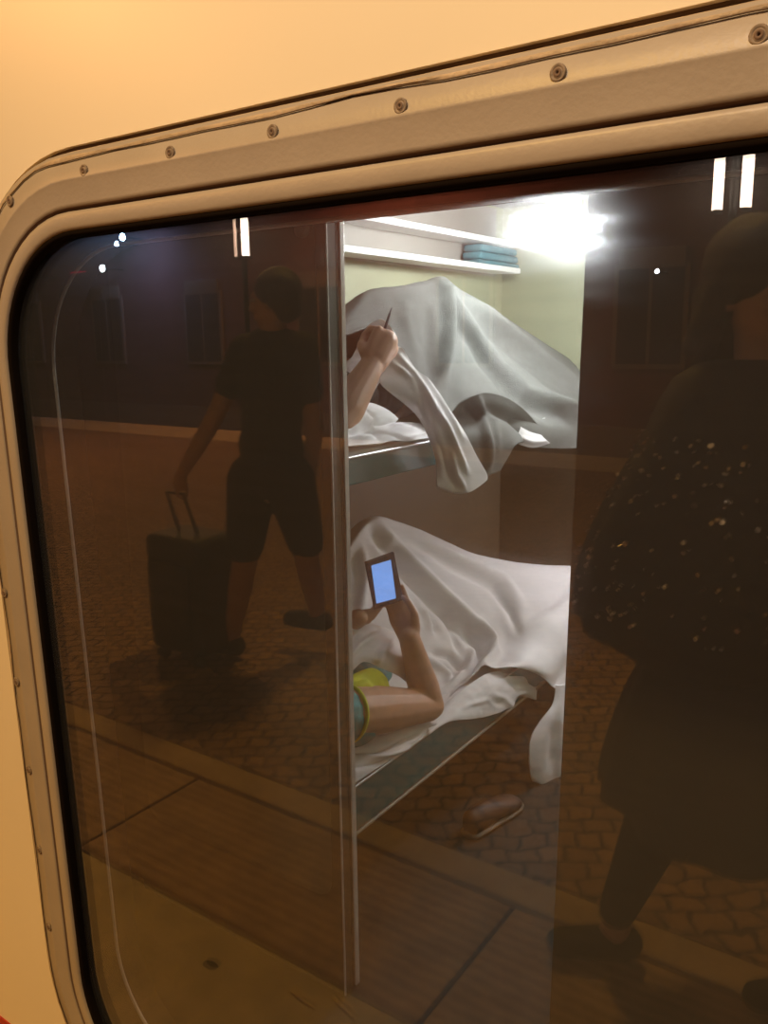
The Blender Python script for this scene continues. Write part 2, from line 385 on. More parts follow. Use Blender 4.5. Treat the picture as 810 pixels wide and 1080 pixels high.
# right partition edge leans a little with the body's tumblehome
e0, e1 = atY(619, 240, YP), atY(580, 1065, YP)
k = (e1.x-e0.x)/(e1.z-e0.z)
def ex(z): return e0.x+(z-e0.z)*k
vs = [bm.verts.new(p) for y in (YP, YP+.035) for p in ((ex(FL), y, FL), (X1, y, FL), (X1, y, CL+.02), (ex(CL), y, CL+.02))]
for f in ((0, 1, 2, 3), (7, 6, 5, 4), (0, 3, 7, 4), (1, 5, 6, 2), (0, 4, 5, 1), (3, 2, 6, 7)): bm.faces.new([vs[i] for i in f])
done('wall_partition_right', bm, 'partition', kind='structure', smooth=False)
# sliding door leaf pushed to the left with metal edge profile
dr = empty('door_1', (DL-.3, YP, FL), kind='structure')
boxo('door_leaf', (-1.75, -1.047, 1.3165, 1.3475, FL+.01, 1.9), 'partition', dr, bevel=.002)
boxo('edge_channel', (-1.10, -1.047, 1.3475, 1.370, FL+.01, 1.9), 'dark', dr, bevel=0)
bm = bmesh.new()
q = []
x0, x1, z0, z1, r = -1.70, -1.072, .20, 1.85, .05
for cx, cz, a0 in ((x1-r, z1-r, 0), (x0+r, z1-r, PI/2), (x0+r, z0+r, PI), (x1-r, z0+r, 3*PI/2)):
    for i in range(9): a_ = a0+PI/2*i/8; q.append((cx+r*math.cos(a_), cz+r*math.sin(a_)))
f1 = [bm.verts.new((x, 1.3135, z)) for x, z in q]; f2 = [bm.verts.new((x, 1.318, z)) for x, z in q]
bm.faces.new(f1)
for i in range(len(q)): bm.faces.new((f1[i], f1[(i+1) % len(q)], f2[(i+1) % len(q)], f2[i]))
done('door_panel', bm, 'panel', dr, smooth=False)
boxo('edge_strip', (-1.0475, -1.0440, 1.3150, 1.3195, FL+.01, 1.9), 'edge', dr, bevel=.0008)
boxo('edge_strip', (-1.0475, -1.0430, 1.3565, 1.3700, FL+.01, 1.9), 'edge', dr, bevel=.001)
# round stop at the top of the door leaf
bm = bmesh.new(); c = atY(318, 242, 1.308)
rs = [[bm.verts.new(c+V((math.cos(2*PI*i/24)*rr, y, math.sin(2*PI*i/24)*rr))) for i in range(24)] for rr, y in ((.016, .006), (.016, -.003), (.012, -.008), (.007, -.006), (.005, -.001))]
for a, b in zip(rs, rs[1:]):
    for i in range(24): bm.faces.new((a[i], a[(i+1) % 24], b[(i+1) % 24], b[i]))
bm.faces.new(rs[-1]); done('door_stop', bm, 'bead', dr)
adopt(dr)

WX, WY = -1.70, 3.34
boxo('wall_left', (WX-.04, WX, YP+.035, WY+.04, FL, CL), 'green', kind='structure', bevel=0)
boxo('wall_back', (WX, .2, WY, WY+.04, FL, CL), 'green', kind='structure', bevel=0)
boxo('wall_right', (.16, .2, YP+.035, WY, FL, CL), 'green', kind='structure', bevel=0)

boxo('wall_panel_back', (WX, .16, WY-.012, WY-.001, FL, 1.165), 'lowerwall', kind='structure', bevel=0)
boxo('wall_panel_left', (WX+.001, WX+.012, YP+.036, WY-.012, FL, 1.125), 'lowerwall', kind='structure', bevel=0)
# luggage rack along the left wall: two white ledges with a recess between them
rk = empty('luggage_rack', (-1.6, 2.4, 1.72), 'white two-ledge luggage rack along the green wall above the upper bunk', 'rack')
def ledge(nm, pa, pb, X, th, dep):
    a, b = atX(*pa, X), atX(*pb, X)
    bm = bmesh.new(); z = (a.z+b.z)/2
    sect = [(X+.004, z-th*.45), (X, z-th/2), (X-.012, z-th/2), (WX+.002, z-th/2+.006), (WX+.002, z+.004), (X-.012, z+.004), (X-.012, z+th/2), (X-.002, z+th/2), (X+.004, z+th*.4)]
    r1 = [bm.verts.new((x, YP+.036, zz)) for x, zz in sect]; r2 = [bm.verts.new((x, dep, zz)) for x, zz in sect]
    bm.faces.new(r1); bm.faces.new(r2)
    for i in range(len(sect)): bm.faces.new((r1[i], r1[(i+1) % len(sect)], r2[(i+1) % len(sect)], r2[i]))
    return done(nm, bm, 'white', rk, smooth=False, bevel=.0015)
ledge('lower_ledge', (364, 260), (547, 287), -1.57, .022, WY-.10)
ledge('upper_ledge', (395, 229), (547, 259), -1.57, .022, WY-.10)
boxo('back_panel', (WX+.002, WX+.006, YP+.036, WY-.07, 1.70, CL-.01), 'rackback', rk, bevel=0)
adopt(rk)
# folded turquoise blanket on the rack
bm = bmesh.new(); p = atX(530, 266, -1.60); z0 = 1.717
for i in range(3):
    z = z0+.029*i
    bmesh.ops.create_cube(bm, size=1, matrix=Matrix.Translation((-1.635, p.y-.03, z+.014)) @ Matrix.Diagonal((.09-.004*i, .34-.015*i, .028, 1)))
o = done('folded_blanket', bm, 'tealcloth', smooth=True, bevel=.01); tag(o, 'folded turquoise blanket lying at the far end of the rack', 'blanket')

# lamps: round ceiling luminaires, the second added unseen to light the lower bunk
def lamp(px, py, Y, label, at=None, s=1, m='lamp'):
    c = at or atY(px, py, Y)
    r = empty('ceiling_lamp', (c.x, c.y, c.z), label, 'lamp')
    bm = bmesh.new()
    for (ra, za), (rb, zb) in (((.05, .03), (.05, CL-c.z)),):
        u = [bm.verts.new((c.x+ra*math.cos(2*PI*i/32), c.y+ra*math.sin(2*PI*i/32), c.z+za)) for i in range(32)]
        w = [bm.verts.new((c.x+rb*math.cos(2*PI*i/32), c.y+rb*math.sin(2*PI*i/32), c.z+zb)) for i in range(32)]
        for i in range(32): bm.faces.new((u[i], u[(i+1) % 32], w[(i+1) % 32], w[i]))
        bm.faces.new(u); bm.faces.new(w)
    done('lamp_base', bm, 'white', r)
    bm = bmesh.new(); ell(bm, c, .062*s, .062*s, .048*s, seg=24); done('diffuser', bm, m, r)
    adopt(r); return r
lamp(594, 236, 2.5, 'glaring white round lamp under the compartment ceiling, right of the rack', s=1.15)
lamp(0, 0, 0, 'round fill lamp added over the aisle for the lower bunk, hidden behind the right partition', at=V((-.38, 2.6, 1.90)), s=.9, m='aisle_fill')
BERTH_FILL=1

# fill lamp added to brighten the lower bunk, beyond the doorway's right edge
rl_ = empty('berth_fill_lamp', (-.72, WY-.02, 1.08), 'small fill lamp added on the back wall to light the lower bunk, hidden behind the right partition', 'lamp')
bm = bmesh.new(); capsule(bm, V((-.72, WY-.02, 1.08)), .022, V((-.72, WY-.10, 1.06)), .012); done('fill_arm', bm, 'white', rl_)
bm = bmesh.new(); ell(bm, V((-.72, WY-.125, 1.04)), .045, .045, .035); done('bulb', bm, 'berth_fill', rl_)
adopt(rl_)
# bunks
EX = -1.13
def bunk(zt, label, xin=EX, lower=False):
    r = empty('bunk', (-1.4, 2.36, zt-.11), label, 'bunk')
    y0, y1 = YP+.04, WY-.005
    th = .11 if lower else .055
    boxo('bed_frame', (WX+.004, xin-.006, y0, y1, zt-th, zt-.035), 'dark', r, bevel=.004)
    boxo('edge_rail', (xin-.006, xin+.004, y0, y1, zt-th-.004, zt+.002), 'teal', r, bevel=.003)
    tube('metal_bead', [V((xin+.003, y0, zt+.004)), V((xin+.003, y1, zt+.004))], .0035, 'alu', r)
    if lower: tube('under_rail', [V((xin+.002, y0, zt-th-.012)), V((xin+.002, y1, zt-th-.012))], .005, 'bead', r)
    bm = bmesh.new(); box(bm, WX+.006, xin-.012, y0, y1, zt-.033, zt+.018); done('mattress', bm, 'sheet', r, smooth=False, bevel=.015)
    adopt(r); return r
bunk(1.186, 'upper bunk with a teal front edge under the grey blanket')
bunk(.384, 'lower bunk with a thin metal edge under the white sheets', lower=True)
boxo('wall_under_bunk', (WX+.004, -1.45, YP+.04, WY-.004, FL, .25), 'dark', kind='structure', bevel=0)

# ------------------------------------------------------------------ cloth tool
def cr(p0, p1, p2, p3, t):
    return .5*((2*p1)+(p2-p0)*t+(2*p0-5*p1+4*p2-p3)*t*t+(3*p1-p0-3*p2+p3)*t**3)
def resample(pts, n):
    L = len(pts)-1; out = []
    for i in range(n):
        t = i/(n-1)*L; k = min(int(t), L-1); f = t-k
        g = lambda j: pts[max(0, min(L, j))]
        out.append(cr(g(k-1), g(k), g(k+1), g(k+2), f))
    return out
def seglen(p, a, b):
    ax, ay = a; bx, by = b; px, py = p; dx, dy = bx-ax, by-ay
    t = max(0, min(1, ((px-ax)*dx+(py-ay)*dy)/(dx*dx+dy*dy+1e-9)))
    return math.hypot(px-ax-t*dx, py-ay-t*dy), t
def proj(p):
    d = p-CAM; z = d.dot(fw); return 405+F*d.dot(RT)/z, 540-F*d.dot(UP)/z
def cloth_grid(bm, rows, folds=(), nc=70, nr=50, wr=.0015, seed=0, wsc=9, gain=1.8):
    """rows: lists of (px, py, X) seen in the photograph at their own depth X, or Vectors; folds: (polyline, width, height)"""
    R = [[p if isinstance(p, V) else atX(*p) for p in row] for row in rows]
    R = [resample(r, nc) for r in R]
    cols = [resample([R[k][i] for k in range(len(R))], nr) for i in range(nc)]
    # normals
    G = [[cols[i][j].copy() for i in range(nc)] for j in range(nr)]
    vs = []
    for j in range(nr):
        row = []
        for i in range(nc):
            a = G[j][max(0, i-1)]; b = G[j][min(nc-1, i+1)]; c = G[max(0, j-1)][i]; d = G[min(nr-1, j+1)][i]
            nn = (b-a).cross(d-c)
            if nn.length < 1e-9: nn = CAM-G[j][i]
            nn.normalize()
            if nn.dot(CAM-G[j][i]) < 0: nn = -nn
            h = 0; pp = proj(G[j][i])
            for f in folds:
                poly, w, amp = f[0], f[1], f[2]
                best, bt = 1e9, 0
                for s, (q0, q1) in enumerate(zip(poly, poly[1:])):
                    dd, t = seglen(pp, q0, q1)
                    if dd < best: best, bt = dd, (s+t)/(len(poly)-1)
                fade = min(1, 4*bt+.25, 4*(1-bt)+.25)
                h += gain*amp*fade*math.exp(-(best/w)**2)
            q = G[j][i]*wsc
            h += wr*noise.noise(q+V((seed, 0, 0)))+wr*.5*noise.noise(q*2.7+V((0, seed, 0)))
            q = G[j][i]+nn*h; row.append(bm.verts.new((max(q.x, -1.683), min(q.y, 3.315), q.z)))
        vs.append(row)
    for j in range(nr-1):
        for i in range(nc-1):
            try: bm.faces.new((vs[j][i], vs[j][i+1], vs[j+1][i+1], vs[j+1][i]))
            except ValueError: pass
def cloth(name, grids, m, th=.003, label=None, cat=None, parent=None):
    bm = bmesh.new()
    for g in grids: cloth_grid(bm, **g)
    o = done(name, bm, m, parent)
    s = o.modifiers.new('thickness', 'SOLIDIFY'); s.thickness = th; s.offset = 0
    if label: tag(o, label, cat)
    return o

# --- upper bunk: grey wool blanket tented over raised knees
def back(row, dx, dz): return [atX(*p)+V((dx, 0, dz)) for p in row]
ridge = [(352, 340, -1.42), (366, 327, -1.42), (385, 309, -1.43), (400, 305, -1.43), (425, 302, -1.43), (450, 297, -1.43), (463, 293, -1.43), (472, 297, -1.43), (490, 311, -1.43), (540, 341, -1.41), (580, 367, -1.39), (625, 396, -1.37)]
g1 = dict(rows=[
    back(ridge, -.24, -.30), back(ridge, -.12, -.08), ridge,
    [(352, 350, -1.36), (368, 340, -1.37), (390, 330, -1.38), (425, 325, -1.37), (452, 322, -1.36), (467, 322, -1.355), (495, 338, -1.35), (545, 365, -1.34), (585, 390, -1.29), (630, 412, -1.27)],
    [(352, 352, -1.33), (368, 349, -1.35), (392, 342, -1.36), (422, 352, -1.34), (448, 365, -1.31), (470, 372, -1.29), (502, 384, -1.29), (548, 406, -1.22), (588, 422, -1.16), (632, 434, -1.14)],
    [(352, 354, -1.32), (368, 351, -1.34), (394, 346, -1.35), (424, 378, -1.29), (446, 405, -1.25), (468, 415, -1.23), (502, 422, -1.21), (545, 442, -1.12), (588, 450, -1.098), (632, 452, -1.09)],
    [(352, 356, -1.31), (368, 353, -1.33), (395, 350, -1.34), (428, 405, -1.24), (450, 438, -1.19), (475, 450, -1.17), (508, 455, -1.155), (545, 468, -1.105), (585, 473, -1.092), (632, 471, -1.085)]],
    folds=[([(467, 300), (472, 340), (468, 375), (460, 402)], 5, .014), ([(448, 318), (452, 350), (450, 395)], 7, -.004),
           ([(478, 315), (484, 365), (478, 410), (480, 440)], 7, -.007),
           ([(470, 305), (498, 350), (522, 385), (552, 415), (590, 432), (630, 440)], 5, .020),
           ([(485, 330), (512, 378), (540, 412), (580, 440)], 8, -.014),
           ([(490, 313), (530, 345), (575, 380), (625, 418)], 4, .012), ([(500, 335), (545, 372), (590, 408), (620, 424)], 6, -.012),
           ([(425, 315), (430, 345), (438, 385)], 7, .003)], nc=120, nr=90, seed=3, wr=.003, gain=2.6)
g2 = dict(rows=[   # the turned-up lobe hanging over the edge
    [(476, 436, -1.17), (487, 424, -1.15), (500, 417, -1.13), (512, 414, -1.12), (530, 418, -1.115), (548, 428, -1.11), (562, 442, -1.105), (573, 456, -1.10), (577, 466, -1.10)],
    [(478, 440, -1.17), (490, 432, -1.15), (503, 426, -1.125), (516, 424, -1.115), (530, 430, -1.11), (545, 440, -1.11), (558, 450, -1.11), (569, 459, -1.11), (575, 468, -1.11)],
    [(481, 446, -1.16), (492, 442, -1.14), (505, 440, -1.12), (517, 439, -1.11), (528, 442, -1.10), (538, 446, -1.10), (546, 451, -1.105), (553, 456, -1.11), (560, 466, -1.115)],
    [(485, 462, -1.113), (494, 462, -1.098), (505, 463, -1.083), (515, 463, -1.073), (524, 463, -1.073), (531, 464, -1.073), (537, 465, -1.073), (541, 466, -1.073), (545, 468, -1.073)],
    [(494, 482, -1.093), (500, 483, -1.083), (507, 485, -1.078), (514, 486, -1.073), (520, 486, -1.073), (525, 486, -1.073), (529, 485, -1.073), (532, 484, -1.073), (535, 482, -1.073)],
    [(505, 503, -1.083), (508, 503, -1.078), (511, 503, -1.073), (514, 502, -1.073), (517, 500, -1.073), (520, 499, -1.073), (523, 498, -1.073), (525, 497, -1.073), (527, 496, -1.073)]],
    folds=[([(503, 418), (508, 440), (513, 470), (515, 495)], 4, .010), ([(520, 440), (522, 480)], 5, .006), ([(487, 430), (500, 436), (510, 445)], 5, -.010), ([(515, 430), (540, 442), (556, 456)], 5, -.012)], nc=60, nr=44, seed=5, wr=.002)
cloth('wool_blanket', [g1, g2], 'wool', .005, 'grey wool blanket tented over raised knees on the upper bunk', 'blanket')

# --- white sheet hanging from the raised fist
h1 = dict(rows=[
    [(412, 366, -1.215), (416, 366, -1.21), (421, 366, -1.205), (425, 368, -1.20)],
    [(408, 388, -1.21), (418, 386, -1.20), (428, 386, -1.19), (437, 388, -1.185)],
    [(402, 405, -1.20), (424, 405, -1.175), (440, 402, -1.165), (452, 404, -1.16)],
    [(438, 436, -1.158), (450, 434, -1.128), (462, 430, -1.108), (472, 430, -1.108)],
    [(452, 462, -1.104), (464, 460, -1.074), (478, 457, -1.059), (490, 456, -1.059)],
    [(459, 484, -1.089), (472, 485, -1.069), (488, 484, -1.054), (502, 480, -1.054)],
    [(461, 510, -1.084), (474, 514, -1.069), (492, 513, -1.054), (513, 499, -1.054)],
    [(461, 512, -1.084), (478, 520, -1.069), (497, 518, -1.054), (514, 506, -1.054)]],
    folds=[([(420, 375), (445, 410), (470, 450), (492, 498)], 3.2, .008), ([(412, 382), (432, 400), (442, 420), (446, 440)], 3, .007),
           ([(428, 392), (452, 440), (470, 490), (480, 515)], 3, -.006), ([(446, 425), (460, 455), (466, 500)], 4, .006),
           ([(475, 470), (480, 500), (490, 516)], 3, .005), ([(436, 380), (462, 420), (488, 462)], 2.5, .005)], nc=50, nr=90, seed=11, wr=.0015)
h2 = dict(rows=[    # part rising behind the fist and back to the pillow
    [(402, 336, -1.30), (408, 340, -1.285), (413, 346, -1.27), (417, 352, -1.26)],
    [(388, 343, -1.32), (398, 350, -1.30), (408, 358, -1.275), (415, 366, -1.25)],
    [(380, 358, -1.33), (390, 366, -1.31), (402, 374, -1.28), (412, 382, -1.25)],
    [(370, 378, -1.33), (384, 384, -1.31), (396, 390, -1.28), (410, 394, -1.25)],
    [(354, 392, -1.32), (370, 400, -1.31), (384, 406, -1.29), (400, 404, -1.26)],
    [(352, 420, -1.31), (366, 424, -1.30), (378, 424, -1.29), (390, 420, -1.28)]],
    folds=[([(362, 384), (380, 380), (398, 385)], 3, .007), ([(392, 350), (380, 372)], 4, .006)], nc=36, nr=40, seed=13, wr=.002)
h3 = dict(rows=[    # small turned corner lying at the bunk's edge
    [(545, 448, -1.115), (552, 452, -1.10), (560, 456, -1.095), (571, 459, -1.09)],
    [(541, 457, -1.115), (552, 460, -1.095), (562, 463, -1.09), (574, 463, -1.085)],
    [(538, 465, -1.115), (551, 470, -1.10), (564, 472, -1.095), (580, 467, -1.085)]],
    folds=[([(545, 461), (560, 466), (576, 465)], 2.5, .005)], nc=24, nr=18, seed=14)
bs_ = cloth('bed_sheet', [h1, h2], 'sheet', .002, 'white sheet gripped in the fist, its tail hanging over the upper bunk edge', 'sheet')

cloth('sheet_corner', [h3], 'sheet', .002, parent=bs_)
# pillow and rumpled sheet on the upper bunk by the door
def pillow(name, c, sx, sy, sz, rot, label, seed):
    bm = bmesh.new(); bmesh.ops.create_grid(bm, x_segments=40, y_segments=40, size=1)
    top = list(bm.verts)
    r = bmesh.ops.duplicate(bm, geom=bm.verts[:]+bm.edges[:]+bm.faces[:])
    low = [v for v in r['geom'] if isinstance(v, bmesh.types.BMVert)]
    mt = Matrix.Translation(c) @ rot.to_matrix().to_4x4()
    for vs, s in ((top, 1), (low, -1)):
        for v in vs:
            x, y = v.co.x, v.co.y; h = (max(0, 1-x**4)*max(0, 1-y**4))**.5
            w = noise.noise(V((x*2.2, y*2.2, seed)))*.12*h+abs(noise.noise(V((x*4, y*4, seed+4))))*.10*h
            v.co = mt @ V((x*sx*(1-.06*y*y), y*sy*(1-.06*x*x), s*sz*(h+w)))
    bmesh.ops.remove_doubles(bm, verts=bm.verts, dist=.0005)
    return tag(done(name, bm, 'pillow'), label, 'pillow')
from mathutils import Euler
pillow('pillow', V((-1.36, 1.62, 1.245)), .17, .20, .055, Euler((0, .0, .12)), 'white pillow on the upper bunk beneath the raised forearm', 2.0)
pillow('pillow', V((-1.42, 1.58, .48)), .20, .16, .075, Euler((.25, 0, 0)), 'white pillow behind the shoulder of the person on the lower bunk', 6.0)
cloth('mattress_sheet', [dict(rows=[
    [(340, 432, -1.24), (366, 434, -1.22), (378, 440, -1.21), (392, 446, -1.21), (415, 446, -1.22), (440, 446, -1.22), (470, 452, -1.22), (540, 455, -1.22)],
    [(340, 452, -1.19), (366, 450, -1.18), (378, 448, -1.18), (392, 456, -1.18), (415, 455, -1.18), (440, 456, -1.18), (470, 460, -1.18), (540, 458, -1.18)],
    [(340, 474, -1.127), (366, 471, -1.127), (378, 470, -1.127), (392, 469, -1.127), (415, 467, -1.127), (440, 464, -1.127), (470, 461, -1.127), (540, 458, -1.13)]],
    folds=[([(366, 446), (380, 442), (390, 452)], 4, .012), ([(372, 462), (396, 462), (420, 466)], 3, .006), ([(366, 458), (385, 456), (402, 466)], 2.5, -.006), ([(410, 450), (440, 455)], 3, .005)], nc=80, nr=30, seed=21)],
    'sheet', .002, 'rumpled white undersheet on the upper bunk mattress above the teal edge', 'sheet')

# --- lower bunk: white cover sheet tented and spread to the far end
top = [(352, 600, -1.52), (370, 572, -1.53), (385, 553, -1.54), (400, 546, -1.54), (420, 551, -1.53), (445, 560, -1.50), (475, 574, -1.46), (505, 586, -1.42), (545, 594, -1.36), (575, 597, -1.30), (602, 598, -1.24), (618, 598, -1.20)]
cover = dict(rows=[
    back(top, -.14, -.30), back(top, -.07, -.05), top,
    [(352, 620, -1.50), (372, 590, -1.51), (388, 575, -1.51), (405, 572, -1.50), (428, 576, -1.48), (455, 586, -1.44), (484, 600, -1.40), (515, 612, -1.35), (548, 618, -1.29), (578, 620, -1.24), (603, 620, -1.19), (618, 620, -1.16)],
    [(352, 650, -1.45), (374, 625, -1.46), (393, 612, -1.46), (412, 610, -1.44), (438, 614, -1.41), (468, 625, -1.37), (497, 636, -1.32), (524, 644, -1.27), (552, 648, -1.20), (580, 650, -1.14), (603, 650, -1.10), (618, 650, -1.10)],
    [(352, 680, -1.38), (376, 660, -1.39), (398, 650, -1.39), (420, 652, -1.37), (448, 658, -1.34), (478, 664, -1.31), (506, 672, -1.26), (532, 676, -1.21), (558, 680, -1.135), (582, 682, -1.095), (602, 684, -1.07), (616, 684, -1.06)],
    [(352, 710, -1.33), (380, 700, -1.33), (405, 700, -1.32), (432, 705, -1.29), (458, 706, -1.27), (484, 706, -1.24), (508, 700, -1.20), (530, 697, -1.16), (552, 698, -1.10), (574, 706, -1.075), (594, 716, -1.07), (612, 720, -1.07)],
    [(352, 740, -1.30), (385, 745, -1.28), (412, 748, -1.25), (440, 752, -1.21), (462, 748, -1.19), (484, 728, -1.18), (504, 714, -1.16), (520, 706, -1.14), (545, 704, -1.10), (568, 712, -1.08), (588, 727, -1.065), (608, 735, -1.06)]],
    folds=[([(392, 560), (420, 595), (455, 632), (490, 665), (508, 690)], 6, -.022), ([(400, 555), (432, 592), (470, 628), (505, 660), (522, 690), (508, 715)], 5, .014),
           ([(440, 575), (480, 598), (520, 618), (540, 645), (545, 665)], 5, -.014), ([(450, 572), (490, 592), (530, 610), (552, 640)], 5, .010),
           ([(505, 655), (518, 680), (512, 705), (490, 720), (466, 745)], 4, .012), ([(480, 650), (500, 680), (495, 705), (470, 728)], 4, .010), ([(492, 660), (507, 690), (498, 712), (470, 738)], 3, -.010),
           ([(470, 640), (478, 665), (486, 690)], 4, -.010), ([(452, 640), (462, 670)], 4, -.010), ([(445, 640), (456, 665)], 4, .008),
           ([(455, 688), (475, 692), (490, 710)], 4, -.014), ([(448, 695), (465, 706), (478, 716)], 3.5, .010), ([(466, 700), (480, 712), (462, 725)], 3, -.008),
           ([(545, 665), (565, 655), (598, 635)], 5, .003), ([(555, 650), (580, 640), (600, 620)], 6, -.004), 
           ([(405, 560), (412, 590), (408, 630)], 6, .010), ([(420, 620), (432, 650), (438, 672)], 5, .008), ([(380, 575), (384, 610), (380, 650)], 5, .010),
           ([(582, 728), (592, 710), (603, 690)], 5, -.003)],
    nc=150, nr=110, seed=31, wr=.002)
under = dict(rows=[    # front part drawn over the mattress and down the edge
    [(455, 752, -1.17), (475, 738, -1.16), (495, 722, -1.155), (515, 710, -1.15), (533, 708, -1.15), (550, 708, -1.15), (565, 712, -1.16)],
    [(452, 764, -1.14), (474, 750, -1.135), (496, 736, -1.13), (518, 724, -1.12), (537, 718, -1.12), (552, 718, -1.12), (565, 720, -1.14)],
    [(452, 772, -1.122), (474, 758, -1.12), (498, 750, -1.115), (520, 742, -1.11), (540, 732, -1.11), (554, 730, -1.11), (566, 730, -1.125)],
    [(452, 775, -1.120), (474, 761, -1.117), (500, 758, -1.112), (522, 753, -1.108), (540, 744, -1.11), (548, 733, -1.12), (565, 738, -1.13)]],
    folds=[([(518, 732), (532, 736), (542, 748)], 3, .003), ([(515, 738), (530, 744)], 2.5, -.003), ([(536, 722), (562, 722)], 4, -.003), ([(490, 745), (512, 738), (526, 742)], 2.5, .002), ([(528, 716), (560, 714)], 3, .002), ([(545, 734), (558, 732), (564, 738)], 2.5, .002)], nc=80, nr=40, seed=33, wr=.003, wsc=16)
tail = dict(rows=[     # the corner hanging down into the aisle
    [(586, 722, -1.07), (592, 722, -1.06), (600, 720, -1.05), (612, 716, -1.04)],
    [(583, 742, -1.07), (590, 742, -1.055), (600, 740, -1.045), (612, 736, -1.035)],
    [(570, 760, -1.08), (582, 762, -1.06), (597, 762, -1.045), (612, 758, -1.035)],
    [(560, 778, -1.085), (575, 780, -1.065), (594, 780, -1.045), (612, 776, -1.035)],
    [(558, 800, -1.085), (573, 803, -1.065), (592, 803, -1.045), (612, 800, -1.035)],
    [(560, 820, -1.085), (573, 825, -1.065), (590, 829, -1.045), (612, 829, -1.035)],
    [(563, 824, -1.085), (575, 829, -1.065), (590, 833, -1.045), (612, 834, -1.035)]],
    folds=[([(592, 745), (590, 790), (588, 830)], 3, .006), ([(583, 765), (580, 810)], 4, -.004)], nc=40, nr=50, seed=35)
cloth('cover_sheet', [cover, under, tail], 'sheet', .003, 'large white cover sheet spread over the lower bunk, one corner hanging into the aisle', 'sheet')
cloth('mattress_sheet', [dict(rows=[
    [(352, 778, -1.24), (372, 776, -1.22), (395, 774, -1.20), (420, 768, -1.19), (445, 758, -1.18), (470, 742, -1.18), (495, 726, -1.18)],
    [(352, 800, -1.18), (372, 796, -1.17), (395, 788, -1.16), (420, 777, -1.15), (445, 764, -1.15), (470, 749, -1.15), (495, 732, -1.15)],
    [(352, 820, -1.145), (372, 812, -1.14), (395, 800, -1.14), (420, 785, -1.135), (445, 770, -1.135), (470, 755, -1.135), (495, 738, -1.135)],
    [(352, 838, -1.128), (372, 827, -1.128), (395, 812, -1.128), (420, 797, -1.128), (445, 781, -1.128), (470, 766, -1.128), (495, 750, -1.128)]],
    folds=[([(368, 785), (400, 782), (440, 768)], 3, .008), ([(368, 793), (405, 790), (438, 776)], 2.5, -.007), ([(368, 800), (405, 798), (432, 788)], 2.5, .007), ([(368, 810), (395, 806), (415, 798)], 2.5, -.005), ([(440, 766), (460, 764), (480, 752)], 2, .005)], nc=80, nr=40, seed=41)],
    'sheet', .002, 'creased white undersheet below the bare arm on the lower bunk', 'sheet')
# sheet bunched over the chest of the lower person
chest = dict(rows=[
    [(352, 664, -1.30), (370, 660, -1.29), (388, 658, -1.28), (404, 662, -1.27), (418, 668, -1.26), (424, 674, -1.25)],
    [(352, 680, -1.26), (370, 676, -1.25), (390, 674, -1.24), (408, 678, -1.23), (422, 686, -1.22), (430, 694, -1.215)],
    [(352, 700, -1.23), (370, 696, -1.22), (386, 688, -1.215), (406, 694, -1.20), (424, 700, -1.195), (436, 710, -1.19)],
    [(352, 712, -1.22), (370, 708, -1.21), (384, 698, -1.21), (405, 706, -1.20), (422, 714, -1.19), (434, 724, -1.185)]],
    folds=[([(400, 668), (380, 680), (362, 700)], 3, .006), ([(415, 675), (400, 690), (396, 700)], 3, .008), ([(422, 690), (434, 705)], 4, .008), ([(378, 666), (366, 680)], 3, -.006)], nc=50, nr=36, seed=51, wr=.002)
cloth('top_sheet', [chest], 'sheet', .002, 'white sheet bunched on the chest below the lit device', 'sheet')

# ------------------------------------------------------------------ people
def hand(bm, W, d, n, side, curl=(.5, .8, .6), s=1.0, thumb=.5, spread=.0):
    d = d.normalized(); n = (n-d*n.dot(d)).normalized(); side = (side-d*side.dot(d)-n*side.dot(n)).normalized()
    tips = []
    L = ((.040, .024, .019), (.044, .028, .020), (.041, .026, .020), (.033, .020, .018))
    for i in range(4):
        off = .030-.0195*i
        kb = W+d*(.088-.004*abs(i-1.2))*s+side*off*s
        capsule(bm, W+side*off*.55*s+d*.008*s, .0165*s, kb, .0118*s)
        capsule(bm, W+side*off*.6*s+d*.02*s+n*.004*s, .015*s, kb-d*.012*s, .0125*s)
        p = kb; a = 0
        for k in range(3):
            a += curl[k]; dd = d*math.cos(a)+n*math.sin(a)+side*spread*(1.5-i)
            r0, r1 = ((.0100, .0090), (.0090, .0082), (.0082, .0070))[k]
            q = p+dd.normalized()*L[i][k]*s; capsule(bm, p, r0*s, q, r1*s, 10); p = q
        tips.append(p)
    b0 = W+d*.018*s+side*.024*s+n*.006*s
    b1 = b0+(d*.7+side*.75*(1-thumb)+n*.8*thumb).normalized()*.045*s
    b2 = b1+(d*.85+side*.25*(1-thumb)+n*.75*thumb-side*.35*thumb).normalized()*.034*s
    b3 = b2+(d*.75+n*.3-side*.55*thumb).normalized()*.026*s
    capsule(bm, b0, .016*s, b1, .0125*s); capsule(bm, b1, .0115*s, b2, .0100*s, 10); capsule(bm, b2, .0100*s, b3, .0080*s, 10)
    return tips
